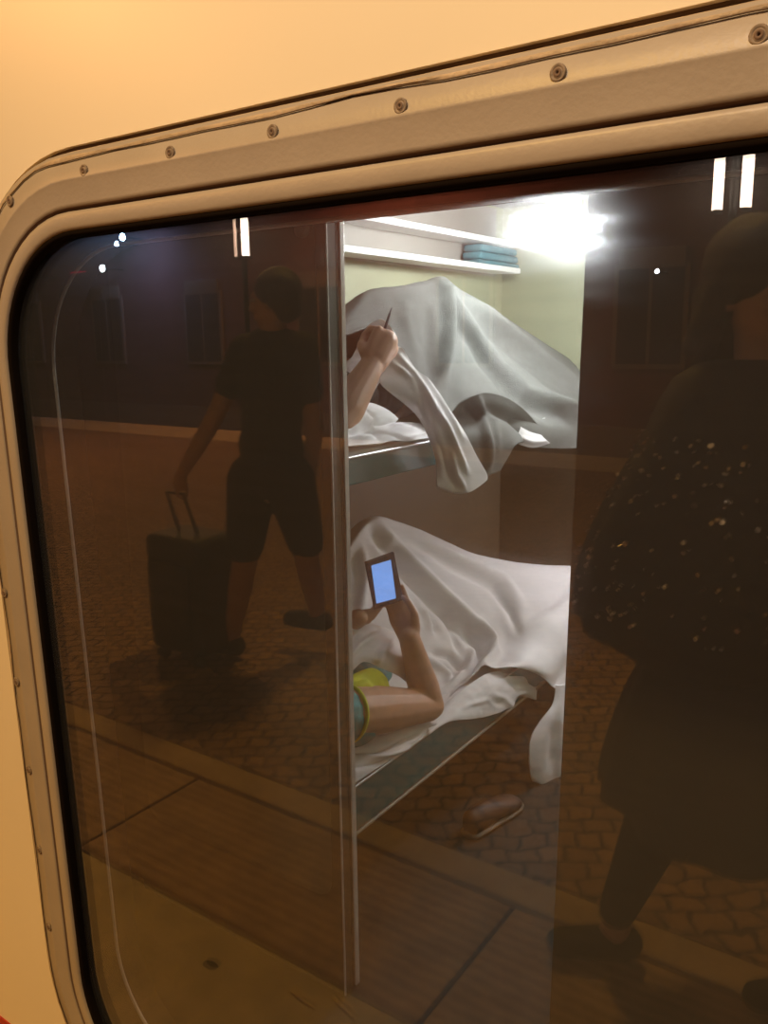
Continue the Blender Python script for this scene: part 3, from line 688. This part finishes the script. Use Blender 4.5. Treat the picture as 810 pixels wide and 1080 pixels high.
def head(bm, c, f, u, s=1.0):
    R = frame_rot(f, u); w = lambda x, y, z: c+R@V((x*s, y*s, z*s))
    ell(bm, w(0, -.012, .022), .074*s, .092*s, .092*s, R)
    ell(bm, w(0, .018, -.035), .058*s, .068*s, .072*s, R)
    ell(bm, w(0, .060, -.086), .024*s, .020*s, .020*s, R)
    capsule(bm, w(0, .086, .014), .009*s, w(0, .106, -.026), .013*s)
    for q in (-1, 1):
        ell(bm, w(q*.074, -.004, -.008), .011*s, .018*s, .031*s, R)
        capsule(bm, w(q*.014, .087, .026), .007*s, w(q*.044, .074, .024), .007*s)
        capsule(bm, w(q*.012, .104, -.028), .007*s, w(q*.013, .098, -.026), .007*s)
        ell(bm, w(q*.042, .060, -.020), .020*s, .016*s, .016*s, R)
    capsule(bm, w(-.02, .084, -.055), .007*s, w(.02, .084, -.055), .007*s); capsule(bm, w(-.016, .081, -.066), .008*s, w(.016, .081, -.066), .008*s)
    return R
def eyes(par, c, R, s=1.0):
    for q in (-1, 1):
        bm = bmesh.new(); ell(bm, c+R@V((q*.030*s, .078*s, .006*s)), .012*s, .012*s, .009*s, R, 12); done('eye', bm, 'eye', par)
def hair(par, c, R, s=1.0, long=0, name='hair'):
    bm = bmesh.new(); ell(bm, c+R@V((0, -.024*s, .038*s)), .083*s, .094*s, .090*s, R, 26)
    ell(bm, c+R@V((0, -.055*s, -.01*s)), .074*s, .058*s, .080*s, R, 26)
    for q in (-1, 1): ell(bm, c+R@V((q*.066*s, -.02*s, .015*s)), .018*s, .045*s, .050*s, R, 16)
    if long:
        capsule(bm, c+R@V((0, -.06*s, -.02)), .07*s, c+R@V((0, -.08*s, -.10-long)), .05*s)
        for q in (-1, 1): capsule(bm, c+R@V((q*.06*s, -.03*s, 0)), .03*s, c+R@V((q*.08*s, -.04*s, -.08-long*.8)), .03*s)
    for v in bm.verts: v.co += (v.co-c).normalized()*.006*noise.noise(v.co*45)
    return remesh(name, bm, 'hair', par, .006, 2)
def limb(bm, pts):
    for (p, r), (q, t) in zip(pts, pts[1:]): capsule(bm, p, r, q, t)
def torso(bm, sh, hip, shw, hipw, dep, g=0):
    """sh, hip: (left, right) joints; elliptical trunk from shoulders to hips"""
    sc, hc = (sh[0]+sh[1])/2, (hip[0]+hip[1])/2
    ax = (sh[1]-sh[0]).normalized(); upv = (sc-hc).normalized(); R = frame_rot(ax.cross(upv), upv)
    L = (sc-hc).length
    for t, wx, dy in ((0, hipw, dep), (.22, hipw*.93, dep*.97), (.42, hipw*.86, dep*.92), (.62, (shw+hipw)/2*.93, dep*1.02), (.82, shw*.94, dep*1.05), (.95, shw*.82, dep*.9)):
        ell(bm, hc+(sc-hc)*t, wx+g, dy+g, L*.20+g, R)
    limb(bm, [(sh[0]+(sc-sh[0])*.1, .050+g), (sc+upv*.02, .055+g), (sh[1]+(sc-sh[1])*.1, .050+g)])
    return R

# person on the upper bunk
A = atX
sx = [V((-1.27, 1.60, 1.31)), V((-1.56, 1.62, 1.30))]
hp = [V((-1.40, 2.08, 1.295)), V((-1.55, 2.08, 1.295))]
bm = bmesh.new(); torso(bm, sx, hp, .165, .155, .085)
hc = V((-1.43, 1.505, 1.385)); nk = V((-1.42, 1.585, 1.335)); capsule(bm, nk, .055, hc+V((0, .02, -.02)), .052)
R = head(bm, hc, V((0, .55, .83)), V((0, -.83, .55)), .93)
el = A(353, 450, -1.215); wr_ = A(392, 386, -1.215)
limb(bm, [(sx[0], .050), (el, .042)])
fa = wr_-el
limb(bm, [(el, .046), (el+fa*.3, .047), (el+fa*.65, .039), (wr_, .030)])
limb(bm, [(wr_-fa*.05, .026), (wr_+fa*.04, .025)])
hd = (A(408, 358, -1.215)-wr_)
hand(bm, wr_, hd, V((-1, .15, -.25)), A(398, 340, -1.215)-wr_, (1.15, 1.5, .9), 1.1, .9)
capsule(bm, wr_+hd*.25, .031, wr_+hd*.9, .033)
limb(bm, [(sx[1], .048), (V((-1.60, 1.80, 1.34)), .040), (V((-1.57, 2.02, 1.38)), .028)])
hand(bm, V((-1.57, 2.03, 1.38)), V((.2, 1, 0)), V((0, 0, -1)), V((0, 1, 0)), (.2, .3, .2), .95, .2)
for k, q in enumerate((-1, 1)):
    hj = hp[k]; kn = V((-1.50-.09*k, 2.34+.04*k, 1.48)); an = V((-1.46-.09*k, 2.68, 1.265))
    limb(bm, [(hj, .080), (kn, .052), (kn+(an-kn)*.3, .054), (an, .034)])
    limb(bm, [(an, .034), (an+V((0, .05, -.005)), .034), (an+V((0, .13, .03)), .026)])
pu = remesh('person', bm, 'skin', None, .0045, 3)
tag(pu, 'person lying on the upper bunk under the blanket, forearm raised and fist closed', 'person')
hair(pu, hc, R, .93); eyes(pu, hc, R, .93)
bm = bmesh.new(); torso(bm, sx, hp, .165, .155, .085, .008); limb(bm, [(sx[0], .06), (sx[0]+(el-sx[0])*.6, .056)]); limb(bm, [(sx[1], .056), (V((-1.595, 1.74, 1.35)), .052)])
remesh('shirt', bm, 'darkcloth', pu, .008, 4)  # black stands in for the shade in the hollow under the sheet
# pen held upright in the fist
pn0, pn1 = A(403, 356, -1.235), A(413, 325, -1.235)
bm = bmesh.new(); capsule(bm, pn0, .004, pn0+(pn1-pn0)*.8, .004, 10); capsule(bm, pn0+(pn1-pn0)*.8, .0025, pn1, .0012, 10)
pen = done('pen', bm, 'blackplastic'); tag(pen, 'thin black pen standing up from the fist on the upper bunk', 'pen')

# person on the lower bunk
sx = [V((-1.185, 1.555, .520)), V((-1.50, 1.60, .52))]
hp = [V((-1.42, 2.03, .475)), V((-1.56, 2.03, .475))]
bm = bmesh.new(); torso(bm, sx, hp, .165, .155, .088)
hc = V((-1.40, 1.500, .725)); nk = V((-1.38, 1.57, .61)); capsule(bm, nk, .056, hc+V((0, .01, -.03)), .054)
R = head(bm, hc, V((.25, .95, .05)), V((0, -.1, 1)), .93)
sh = A(366, 752, -1.17); el = A(452, 744, -1.145)
limb(bm, [(sx[0], .060), (sh, .068), (sh+(el-sh)*.4, .061), (sh+(el-sh)*.75, .050), (el, .044)])
wr_ = A(432, 673, -1.165); fa = wr_-el
limb(bm, [(el, .043), (el+fa*.28, .044), (el+fa*.6, .037), (wr_, .029)])
hd = A(421, 642, -1.225)-wr_
hand(bm, wr_, hd, CAM-wr_, A(440, 640, -1.165)-A(420, 645, -1.18), (.25, .45, .4), .92, .65)
# the other arm reaches to the device from the far side
w2 = A(378, 652, -1.27); el2 = V((-1.62, 1.80, .50))
limb(bm, [(sx[1], .054), (el2, .040), (w2, .026)])
hand(bm, w2, A(402, 648, -1.27)-w2, V((0, -.3, 1)), V((0, -1, .3)), (.6, .9, .6), .8, .4)
for k in (0, 1):
    hj = hp[k]; kn = V((-1.55-.06*k, 2.30+.02*k, .60-.03*k)); an = V((-1.52-.08*k, 2.66, .445))
    limb(bm, [(hj, .080), (kn, .052), (kn+(an-kn)*.3, .052), (an, .034)])
    limb(bm, [(an, .034), (an+V((0, .05, -.005)), .034), (an+V((0, .13, .03)), .026)])
pl = remesh('person', bm, 'skin', None, .0045, 3)
tag(pl, 'person lying on the lower bunk in teal and yellow, holding up a lit device', 'person')
hair(pl, hc, R, .93); eyes(pl, hc, R, .93)
bm = bmesh.new(); torso(bm, sx, hp, .165, .155, .088, .010)
d_ = (el-sh).normalized()
limb(bm, [(sx[0], .072), (sh-d_*.055, .073)]); limb(bm, [(sx[1], .064), (sx[1]+V((-.06, .08, 0)), .060)])
shirt = remesh('shirt', bm, 'tealshirt', pl, .006, 4)
def disc_ring(c, d, r0, r1, h):
    bm = bmesh.new(); u, w, d = basis(d); rs = []
    for rr, hh in ((r0, -h), (r1, -h), (r1, h), (r0, h)):
        rs.append([bm.verts.new(c+d*hh+(u*math.cos(2*PI*i/40)+w*math.sin(2*PI*i/40))*rr) for i in range(40)])
    for a, b in zip(rs, rs[1:]+rs[:1]):
        for i in range(40): bm.faces.new((a[i], a[(i+1) % 40], b[(i+1) % 40], b[i]))
    return bm
o = done('sleeve_trim', disc_ring(sh-d_*.008, d_, .062, .0738, .003), 'yellow', pl); o['label'] = 'yellow piping on the sleeve'
bm = bmesh.new()
cloth_grid(bm, rows=[[(362, 722, -1.21), (374, 712, -1.205), (390, 705, -1.20), (400, 709, -1.20), (407, 716, -1.20)], [(362, 728, -1.185), (376, 722, -1.18), (392, 720, -1.178), (402, 722, -1.18), (410, 728, -1.185)], [(362, 734, -1.17), (378, 733, -1.165), (394, 736, -1.165), (402, 738, -1.17), (410, 738, -1.175)]],
    folds=[([(372, 728), (384, 722), (392, 730)], 3, .006), ([(398, 712), (404, 730)], 3, .004)], nc=30, nr=20, seed=61)
o = done('chest_panel', bm, 'yellow', pl); s = o.modifiers.new('t', 'SOLIDIFY'); s.thickness = .004; o['label'] = 'bright yellow-green panel of the shirt'

# e-reader in the hand
a, b, c = A(388, 592, -1.235), A(415, 583, -1.215), A(397, 645, -1.235)
dv = empty('e_reader', c, 'black e-reader with a glowing blue screen held over the lower bunk', 'e-reader')
ux = (b-a); uz = (c-a); ux.normalize(); uz = (uz-ux*uz.dot(ux)).normalized(); nn = ux.cross(uz)
if nn.dot(CAM-a) < 0: nn = -nn
def quadbox(P, t0, t1):
    bm = bmesh.new(); f = [bm.verts.new(p+nn*t1) for p in P]; g = [bm.verts.new(p+nn*t0) for p in P]
    bm.faces.new(f); bm.faces.new(g)
    for i in range(4): bm.faces.new((f[i], f[(i+1) % 4], g[(i+1) % 4], g[i]))
    return bm
def plane_at(px, py, ofs=0):   # where the sight line meets the device's face
    d = ray(px, py); t = (a+nn*ofs-CAM).dot(nn)/d.dot(nn); return CAM+d*t
P = [plane_at(*q) for q in ((386, 593), (416, 582), (426, 633), (396, 643))]
done('case', quadbox(P, -.009, 0), 'blackplastic', dv, smooth=False, bevel=.003)
P = [plane_at(*q) for q in ((391.5, 596.5), (412, 590.5), (417.5, 631), (397, 636.5))]
done('screen', quadbox(P, -.001, .0008), 'screen', dv, smooth=False)
bm = quadbox([P[0]*.3+P[1]*.7+nn*.0, P[1]+nn*.0, P[1]*.97+P[2]*.03, P[1]*.7+P[0]*.3-(P[0]-P[3])*.0], 0, .0001); bm.free()
adopt(dv)

# shoe under the lower bunk
sp = atZ(520, 856, FL+.03)
r = empty('shoe', V((sp.x, sp.y, FL)), 'single worn brown shoe lying on the floor by the lower bunk', 'shoe')
dir_ = (atZ(546, 840, FL+.03)-atZ(510, 866, FL+.03)).normalized(); sd = V((-dir_.y, dir_.x, 0))
def shoe_loft(prof, m, nm, par):
    bm = bmesh.new(); rs = []
    for t, w, zl, zh in prof:
        c = sp+dir_*(t*.13)
        rs.append([bm.verts.new(V((c.x, c.y, 0))+sd*w*math.cos(a_)+V((0, 0, FL+(zl+zh)/2+(zh-zl)/2*math.sin(a_)))) for a_ in [2*PI*i/20 for i in range(20)]])
    for a_, b_ in zip(rs, rs[1:]):
        for i in range(20): bm.faces.new((a_[i], a_[(i+1) % 20], b_[(i+1) % 20], b_[i]))
    bm.faces.new(rs[0]); bm.faces.new(rs[-1]); return done(nm, bm, m, par)
shoe_loft([(-1, .02, .004, .07), (-.9, .033, .003, .085), (-.5, .036, .003, .085), (-.1, .038, .003, .075), (.3, .046, .003, .06), (.7, .046, .003, .045), (.92, .033, .003, .035), (1, .015, .004, .025)], 'shoe', 'upper', r)
shoe_loft([(-1.04, .02, .0, .02), (-.95, .036, .0, .022), (-.5, .040, .0, .022), (-.1, .042, .0, .022), (.3, .050, .0, .022), (.7, .050, .0, .022), (.95, .037, .0, .022), (1.06, .018, .0, .02)], 'sole', 'sole', r)
adopt(r)

# ------------------------------------------------------------------ platform
boxo('floor_edge_strip', (-16, 12, -.085, .46, -.12, 0), 'pave', kind='structure', bevel=.006)
# row of grooved slabs
for k in range(-7, 6):
    x = -2.02+1.18*k
    skew = .0
    boxo('floor_slab', (x+.005, x+1.175, -.56, -.095, -.12, -.002), 'slab', kind='structure', bevel=.006)
boxo('floor_slab_joints', (-16, 12, -.70, .40, -.2, -.02), 'ballast', kind='structure', bevel=0)
boxo('floor_kerb', (-16, 12, -.69, -.572, -.12, .001), 'kerb', kind='structure', bevel=.008)
boxo('floor_cobbles', (-22, 16, -7.6, -.70, -.15, -.002), 'cobble', kind='structure', bevel=0)
boxo('floor_far_edge', (-22, 16, -8.7, -7.6, -.15, .004), 'pave', kind='structure', bevel=.01)
boxo('floor_platform_face', (-22, 16, .36, .44, -1.1, -.12), 'kerb', kind='structure', bevel=0)
boxo('floor_track_bed', (-25, 20, -60, 6, -1.3, -1.1), 'ballast', kind='structure', bevel=0)
boxo('floor_platform_fill', (-22, 16, -8.6, .30, -1.1, -.15), 'kerb', kind='structure', bevel=0)
# dropped leaves/straws and a gum spot
def straw(px, py, px2, py2):
    a, b = mir(atZ(px, py, .004)), mir(atZ(px2, py2, .004))
    bm = bmesh.new(); capsule(bm, a, .005, (a+b)/2+V((0, 0, .003)), .006, 8); capsule(bm, (a+b)/2+V((0, 0, .003)), .006, b, .002, 8)
    for v in bm.verts: v.co.z = .001+(v.co.z)*.5
    return bm
for i, q in enumerate(((308, 1044, 330, 1062), (352, 1052, 374, 1074))):
    tag(done('dry_leaf', straw(*q), 'yellowleaf'), 'pale dry leaf stalk on the platform edge, ' + ('the left one of two' if i == 0 else 'the right one of two'), 'leaf')
c = mir(atZ(222, 1018, 0)); bm = bmesh.new(); ell(bm, c, .022, .013, .002); tag(done('gum_spot', bm, 'spot'), 'small dark gum spot on the pale platform edge', 'gum')

# passer-by in shorts with a trolley case
def mj(px, py, y): return mY(px, py, y)
yb = 2.65
sx = [mj(258, 368, yb-.02), mj(318, 366, yb+.02)]; hp = [mj(266, 505, yb-.02), mj(304, 505, yb+.02)]
hc = mj(288, 317, yb-.02)
bm = bmesh.new(); torso(bm, sx, hp, .165, .150, .105)
capsule(bm, (sx[0]+sx[1])/2+V((0, 0, .02)), .055, hc-V((0, 0, .05)), .052)
fwd = V((-.3, -1, 0)).normalized()
R = head(bm, hc, V((-.9, .25, -.05)), V((0, 0, 1)), 1.0)
ea, wa = mj(226, 440, yb-.10), mj(192, 498, yb-.15)
limb(bm, [(sx[0], .050), (ea, .040), (ea+(wa-ea)*.3, .040), (wa, .027)]); hand(bm, wa, mj(183, 518, yb-.15)-wa, V((.3, -1, -.3)), V((1, .3, 0)), (.5, .9, .6), 1, .5)
eb, wb = mj(332, 450, yb+.10), mj(322, 525, yb+.12)
limb(bm, [(sx[1], .050), (eb, .040), (wb, .027)]); hand(bm, wb, V((.1, .3, -1)), V((0, -1, 0)), V((1, 0, 0)), (.4, .6, .4), 1, .5)
k1, f1 = mj(258, 590, yb-.06), mj(243, 676, yb-.02)
k2, f2 = mj(322, 585, yb+.12), mj(335, 650, yb+.25)
for hj, kn, an in ((hp[0], k1, f1), (hp[1], k2, f2)):
    limb(bm, [(hj, .088), (kn, .056), (kn+(an-kn)*.3, .056), (an, .036)])
    an2 = V((an.x, an.y, max(.05, an.z-.02))); limb(bm, [(an, .036), (an2, .036)]); limb(bm, [(an2, .036), (an2+V((-.13, .03, -.01)), .028)])
pp = remesh('person', bm, 'skin', None, .008, 4)
tag(pp, 'passer-by in dark shirt and shorts walking past, reflected at the left of the window', 'person')
hair(pp, hc, R, 1.05); eyes(pp, hc, R)
bm = bmesh.new(); torso(bm, sx, [hp[0]+V((0, 0, .03)), hp[1]+V((0, 0, .03))], .165, .150, .105, .014); limb(bm, [(sx[0], .068), (sx[0]+(ea-sx[0])*.55, .062)]); limb(bm, [(sx[1], .068), (sx[1]+(eb-sx[1])*.55, .062)])
remesh('shirt', bm, 'darkcloth', pp, .010, 4)
bm = bmesh.new(); hcn = (hp[0]+hp[1])/2
limb(bm, [(hp[0], .115), (k1+V((0, 0, .06)), .085)]); limb(bm, [(hp[1], .115), (k2+V((0, 0, .06)), .085)]); ell(bm, hcn+V((0, 0, .02)), .17, .13, .12)
remesh('shorts', bm, 'shorts', pp, .010, 4)
for an in (f1, f2):
    z = max(.05, an.z-.02)
    bm = bmesh.new(); limb(bm, [(V((an.x+.03, an.y, z)), .048), (V((an.x-.14, an.y+.035, z-.006)), .040)])
    for v in bm.verts: v.co.z = max(v.co.z, z-.05)
    remesh('trainer', bm, 'darkcloth', pp, .010, 2)
# trolley case
cs = mj(203, 625, yb-.10)
su = empty('suitcase', V((cs.x, cs.y, 0)), 'dark trolley suitcase pulled by the passer-by, reflected beside the legs', 'suitcase')
bm = bmesh.new(); box(bm, cs.x-.17, cs.x+.17, cs.y-.13, cs.y+.13, .05, .60); o = done('shell', bm, 'suit', su, smooth=False, bevel=.04); o.modifiers['bevel'].segments = 4
for a_ in (-.12, .12):
    for b_ in (-.09, .09):
        bm = bmesh.new(); capsule(bm, V((cs.x+a_-.012, cs.y+b_, .026)), .026, V((cs.x+a_+.012, cs.y+b_, .026)), .026); done('wheel', bm, 'rubber', su)
hw = mj(183, 520, yb-.15)
tube('handle', [V((cs.x-.06, cs.y, .58)), V((hw.x-.05, hw.y, hw.z)), V((hw.x+.06, hw.y, hw.z)), V((cs.x+.06, cs.y, .58))], .008, 'pole', su)
bm = bmesh.new(); box(bm, cs.x-.13, cs.x+.13, cs.y+.128, cs.y+.15, .14, .48); done('front_pocket', bm, 'suit', su, smooth=False, bevel=.015)
adopt(su)

# woman in a dark sequined wrap and skirt, near, at the right
yb = 1.75
hc = mj(803, 308, yb)
sx = [mj(735, 425, yb), mj(872, 420, yb+.08)]; hp = [mj(748, 690, yb), mj(835, 690, yb+.06)]
bm = bmesh.new(); torso(bm, sx, hp, .155, .16, .10)
capsule(bm, (sx[0]+sx[1])/2+V((0, 0, .02)), .05, hc-V((0, 0, .05)), .048)
R = head(bm, hc, V((.75, .5, -.1)), V((0, 0, 1)), 1.0)
ea, wa = mj(735, 560, yb-.02), mj(775, 640, yb-.06)
limb(bm, [(sx[0], .047), (ea, .038), (wa, .024)]); hand(bm, wa, V((.3, .1, -1)), V((0, -1, 0)), V((1, 0, 0)), (.4, .6, .4), .95, .5)
eb, wb = mj(880, 560, yb+.05), mj(840, 640, yb)
limb(bm, [(sx[1], .047), (eb, .038), (wb, .024)]); hand(bm, wb, V((-.3, .2, -1)), V((0, -1, 0)), V((1, 0, 0)), (.4, .6, .4), .95, .5)
k1, f1 = mj(706, 835, yb-.02), mj(650, 962, yb-.02); k2, f2 = mj(850, 840, yb+.05), mj(872, 975, yb+.06)
for hj, kn, an in ((hp[0], k1, f1), (hp[1], k2, f2)):
    limb(bm, [(hj, .085), (kn, .056), (kn+(an-kn)*.3, .058), (an, .034)])
    a2 = V((an.x, an.y, .05)); limb(bm, [(an, .034), (a2, .036)]); limb(bm, [(a2, .034), (a2+V((-.10, .06, -.01)), .026)])
pw = remesh('person', bm, 'skin', None, .007, 4)
tag(pw, 'person in a dark sequined wrap and skirt, reflected large at the right', 'person')
hair(pw, hc, R, 1.12, long=.03); eyes(pw, hc, R)
def skirt(secs, nf, amp, m, nm, par, seg=96):
    bm = bmesh.new(); rs = []
    for (cx, cy, cz, rx, ry, t) in secs:
        rs.append([])
        for i in range(seg):
            a_ = 2*PI*i/seg; w = 1+amp*t*math.sin(nf*a_+1.3*math.sin(2*a_))
            rs[-1].append(bm.verts.new((cx+rx*w*math.cos(a_), cy+ry*w*math.sin(a_), cz+.02*t*math.sin(3*a_))))
    for a_, b_ in zip(rs, rs[1:]):
        for i in range(seg): bm.faces.new((a_[i], a_[(i+1) % seg], b_[(i+1) % seg], b_[i]))
    o = done(nm, bm, m, par); s = o.modifiers.new('t', 'SOLIDIFY'); s.thickness = .006; sb = o.modifiers.new('s', 'SUBSURF'); sb.levels = sb.render_levels = 1
    return o, rs
sc = (sx[0]+sx[1])/2; hq = (hp[0]+hp[1])/2; cy = sc.y
skirt([(hq.x, cy, hq.z+.12, .17, .12, 0), (hq.x, cy, hq.z, .20, .15, .3), (hq.x-.02, cy, hq.z-.12, .23, .18, .6), (hq.x-.03, cy, hq.z-.28, .26, .21, 1), (hq.x-.03, cy, hq.z-.38, .27, .22, 1)], 11, .06, 'dress', 'skirt', pw)
secs = [(sc.x, cy, sc.z+.085, .075, .075, 0), (sc.x, cy, sc.z+.060, .18, .12, .1), (sc.x-.01, cy, sc.z-.06, .20, .15, .3), (sc.x-.02, cy+.01, sc.z-.18, .25, .19, .6), (sc.x-.035, cy+.02, sc.z-.30, .285, .22, .9), (sc.x-.04, cy+.02, sc.z-.42, .31, .24, 1), (sc.x-.04, cy+.02, sc.z-.50, .30, .24, 1)]
wrap, _ = skirt(secs, 9, .05, 'dress', 'sequined_wrap', pw)
# sequins: clusters of tiny metal discs on the wrap
bm = bmesh.new()
def wrap_pt(t, a_):
    k = min(int(t*(len(secs)-1)), len(secs)-2); f = t*(len(secs)-1)-k
    s0, s1 = secs[k], secs[k+1]; q = [s0[i]*(1-f)+s1[i]*f for i in range(6)]; w = 1+.05*q[5]*math.sin(9*a_+1.3*math.sin(2*a_))
    return V((q[0]+q[3]*w*math.cos(a_), q[1]+q[4]*w*math.sin(a_), q[2])), V((math.cos(a_)/q[3], math.sin(a_)/q[4], .25)).normalized()
for i in range(560):
    t = random.uniform(.34, .86); a_ = random.uniform(0, 2*PI); p, nv = wrap_pt(min(t, .99), a_)
    p += nv*.007; nv = (nv+V((random.gauss(0, .6), random.gauss(0, .6), random.gauss(0, .6)))).normalized(); u, w, d = basis(nv); r_ = random.uniform(.003, .006)
    vs = [bm.verts.new(p+(u*math.cos(2*PI*j/6)+w*math.sin(2*PI*j/6))*r_) for j in range(6)]
    e = bmesh.ops.extrude_face_region(bm, geom=[bm.faces.new(vs)])
    for v in e['geom']:
        if isinstance(v, bmesh.types.BMVert): v.co += nv*.0006
o = done('sequins', bm, 'sequin', pw, kind='stuff', smooth=False)
for kn, an in ((k1, f1), (k2, f2)):
    bm = bmesh.new(); limb(bm, [(kn+V((0, 0, .1)), .066), (kn+(an-kn)*.3, .067), (an, .043)]); remesh('stocking', bm, 'darkcloth', pw, .008, 2)
for an in (f1, f2):
    bm = bmesh.new(); limb(bm, [(V((an.x+.02, an.y-.01, .046)), .042), (V((an.x-.11, an.y+.065, .040)), .034)])
    for v in bm.verts: v.co.z = max(v.co.z, .002)
    remesh('shoe', bm, 'darkcloth', pw, .008, 2)

# ------------------------------------------------------------------ station behind the platform
YS = -13.0
boxo('wall_station', (-30, 14, YS-.3, YS, -1.1, 5.5), 'stationwall', kind='structure', bevel=0)
boxo('trim_station_base', (-30, 14, YS, YS+.06, -1.1, -.1), 'stationtrim', kind='structure', bevel=0)
k = 1
for x in (-25.5, -22.0, -18.5, -15.0, -11.5, -8.0, -4.5, -1.0):
    w = empty('window_%d' % (k+1), (x, YS, 1.0), kind='structure'); k += 1
    boxo('window_frame', (x-.62, x+.62, YS-.02, YS+.05, .9, 2.6), 'stationtrim', w, bevel=.01)
    boxo('pane', (x-.54, x-.03, YS+.02, YS+.06, .98, 2.52), 'stationdark', w, bevel=.004)
    boxo('pane', (x+.03, x+.54, YS+.02, YS+.06, .98, 2.52), 'stationdark', w, bevel=.004)
    boxo('fanlight', (x-.54, x+.54, YS+.02, YS+.07, 2.55, 2.85), 'stationpane', w, bevel=.004)
    adopt(w)

def tube_lamp(px, y0, y1, Y, dx, label, dim):
    a, b = mY(px, y0, Y), mY(px, y1, Y)
    r = empty('platform_lamp', V((a.x+dx/2, a.y-.06, 0)), label, 'lamp', 'lamps on posts along the platform')
    tube('post', [V((a.x+dx/2, a.y-.06, 0)), V((a.x+dx/2, a.y-.06, a.z+.12))], .035, 'pole', r)
    for off, m, rr in ((0, 'tube', .048), (dx, 'tubedim' if dim else 'tube', .018 if dim else .046)):
        tube('tube', [V((a.x+off, a.y, a.z)), V((a.x+off, a.y, b.z))], rr, m, r)
        boxo('cap', (a.x+off-.03, a.x+off+.03, a.y-.08, a.y+.03, b.z-.03, b.z-.001), 'pole', r, bevel=.004)
        boxo('cap', (a.x+off-.03, a.x+off+.03, a.y-.08, a.y+.03, a.z+.001, a.z+.03), 'pole', r, bevel=.004)
    adopt(r)
tube_lamp(257, 226, 270, 8, -.17, 'twin-tube lamp on a dark post, one tube dim, reflected above the passer-by', True)
tube_lamp(791, 150, 218, 8, -.235, 'twin-tube lamp with two bright tubes, reflected in the top right corner', False)
# distant lights
def glow(name, px, py, Y, r, m, label):
    c = mY(px, py, Y); e = empty(name, c, label, 'lamp')
    bm = bmesh.new(); ell(bm, c, r, r*.6, r, seg=16); done('bulb', bm, m, e)
    bm = bmesh.new(); u = 20
    rs = [[bm.verts.new((c.x+math.cos(2*PI*i/u)*rr, c.y-yy, c.z+math.sin(2*PI*i/u)*rr)) for i in range(u)] for rr, yy in ((r*1.25, -.01), (r*1.3, .06), (r*.6, .12))]
    for a_, b_ in zip(rs, rs[1:]):
        for i in range(u): bm.faces.new((a_[i], a_[(i+1) % u], b_[(i+1) % u], b_[i]))
    bm.faces.new(rs[-1]); done('housing', bm, 'pole', e)
    tube('bracket', [V((c.x, c.y-.11, c.z)), V((c.x, YS, c.z))], .02, 'pole', e)
    adopt(e)
glow('floodlight', 129, 250, 13.6, .085, 'blue', 'pale blue floodlight on the station wall, the highest in the top left')
glow('floodlight', 123, 257, 13.6, .06, 'blue', 'smaller blue floodlight just under the highest one, top left')
glow('floodlight', 108, 283, 13.6, .085, 'whitespot', 'white floodlight below the blue pair, top left corner of the window')
glow('wall_lamp', 40, 292, 13.6, .04, 'orange', 'tiny orange wall lamp near the left edge of the window')
glow('floodlight', 693, 286, 13.6, .035, 'whitespot', 'tiny white light reflected beside the lamp glare on the right')
c = mY(82, 287, 13.6)
o = boxo('sign_light', (c.x-.30, c.x+.30, c.y-.02, c.y+.02, c.z-.015, c.z+.015), 'redled', bevel=.004); tag(o, 'thin red glowing sign strip beside the white floodlight', 'sign')
tube('bracket', [V((c.x, c.y, c.z)), V((c.x, YS, c.z))], .01, 'pole', o)

# ------------------------------------------------------------------ lights
def area(name, loc, target, size, power, col, spread=PI):
    L = bpy.data.lights.new(name, 'AREA'); L.shape = 'DISK'; L.size = size; L.energy = power; L.color = col; L.spread = spread
    o = bpy.data.objects.new(name, L); C.objects.link(o); o.location = loc
    o.rotation_euler = (V(target)-V(loc)).to_track_quat('-Z', 'Y').to_euler(); return o
area('sodium_lamp_near', (-2.2, -3.0, 5.2), (-1.2, -1.4, 0), .5, 118, (1, .55, .10), 2.4)
area('sodium_lamp_far', (-9, -5.5, 5.6), (-8, -5, 0), .5, 420, (1, .46, .14))
area('canopy_tube_lamp', (-.15, -1.1, 3.3), (-.25, .6, 2.1), .5, 9.5, (1, .77, .58), 1.35)
area('blue_flood', mY(125, 240, 13.0), V((-17.5, YS, 2.0)), .2, 170, (.25, .4, 1))
area('station_lamp', (-9, -10.2, 5.0), (-10, YS, 2.0), .5, 430, (1, .40, .24))
w = bpy.data.worlds.new('world'); bpy.context.scene.world = w; w.use_nodes = True
bg = w.node_tree.nodes['Background']; bg.inputs[0].default_value = (.020, .011, .006, 1); bg.inputs[1].default_value = 1

sc_ = bpy.context.scene
sc_.view_settings.view_transform = 'Standard'; sc_.view_settings.look = 'None'; sc_.view_settings.gamma = 1
sc_.view_settings.use_curve_mapping = False; sc_.view_settings.exposure = 0
sc_.cycles.max_bounces = 10; sc_.cycles.transparent_max_bounces = 12; sc_.cycles.use_denoising = True
sc_.cycles.sample_clamp_indirect = 6
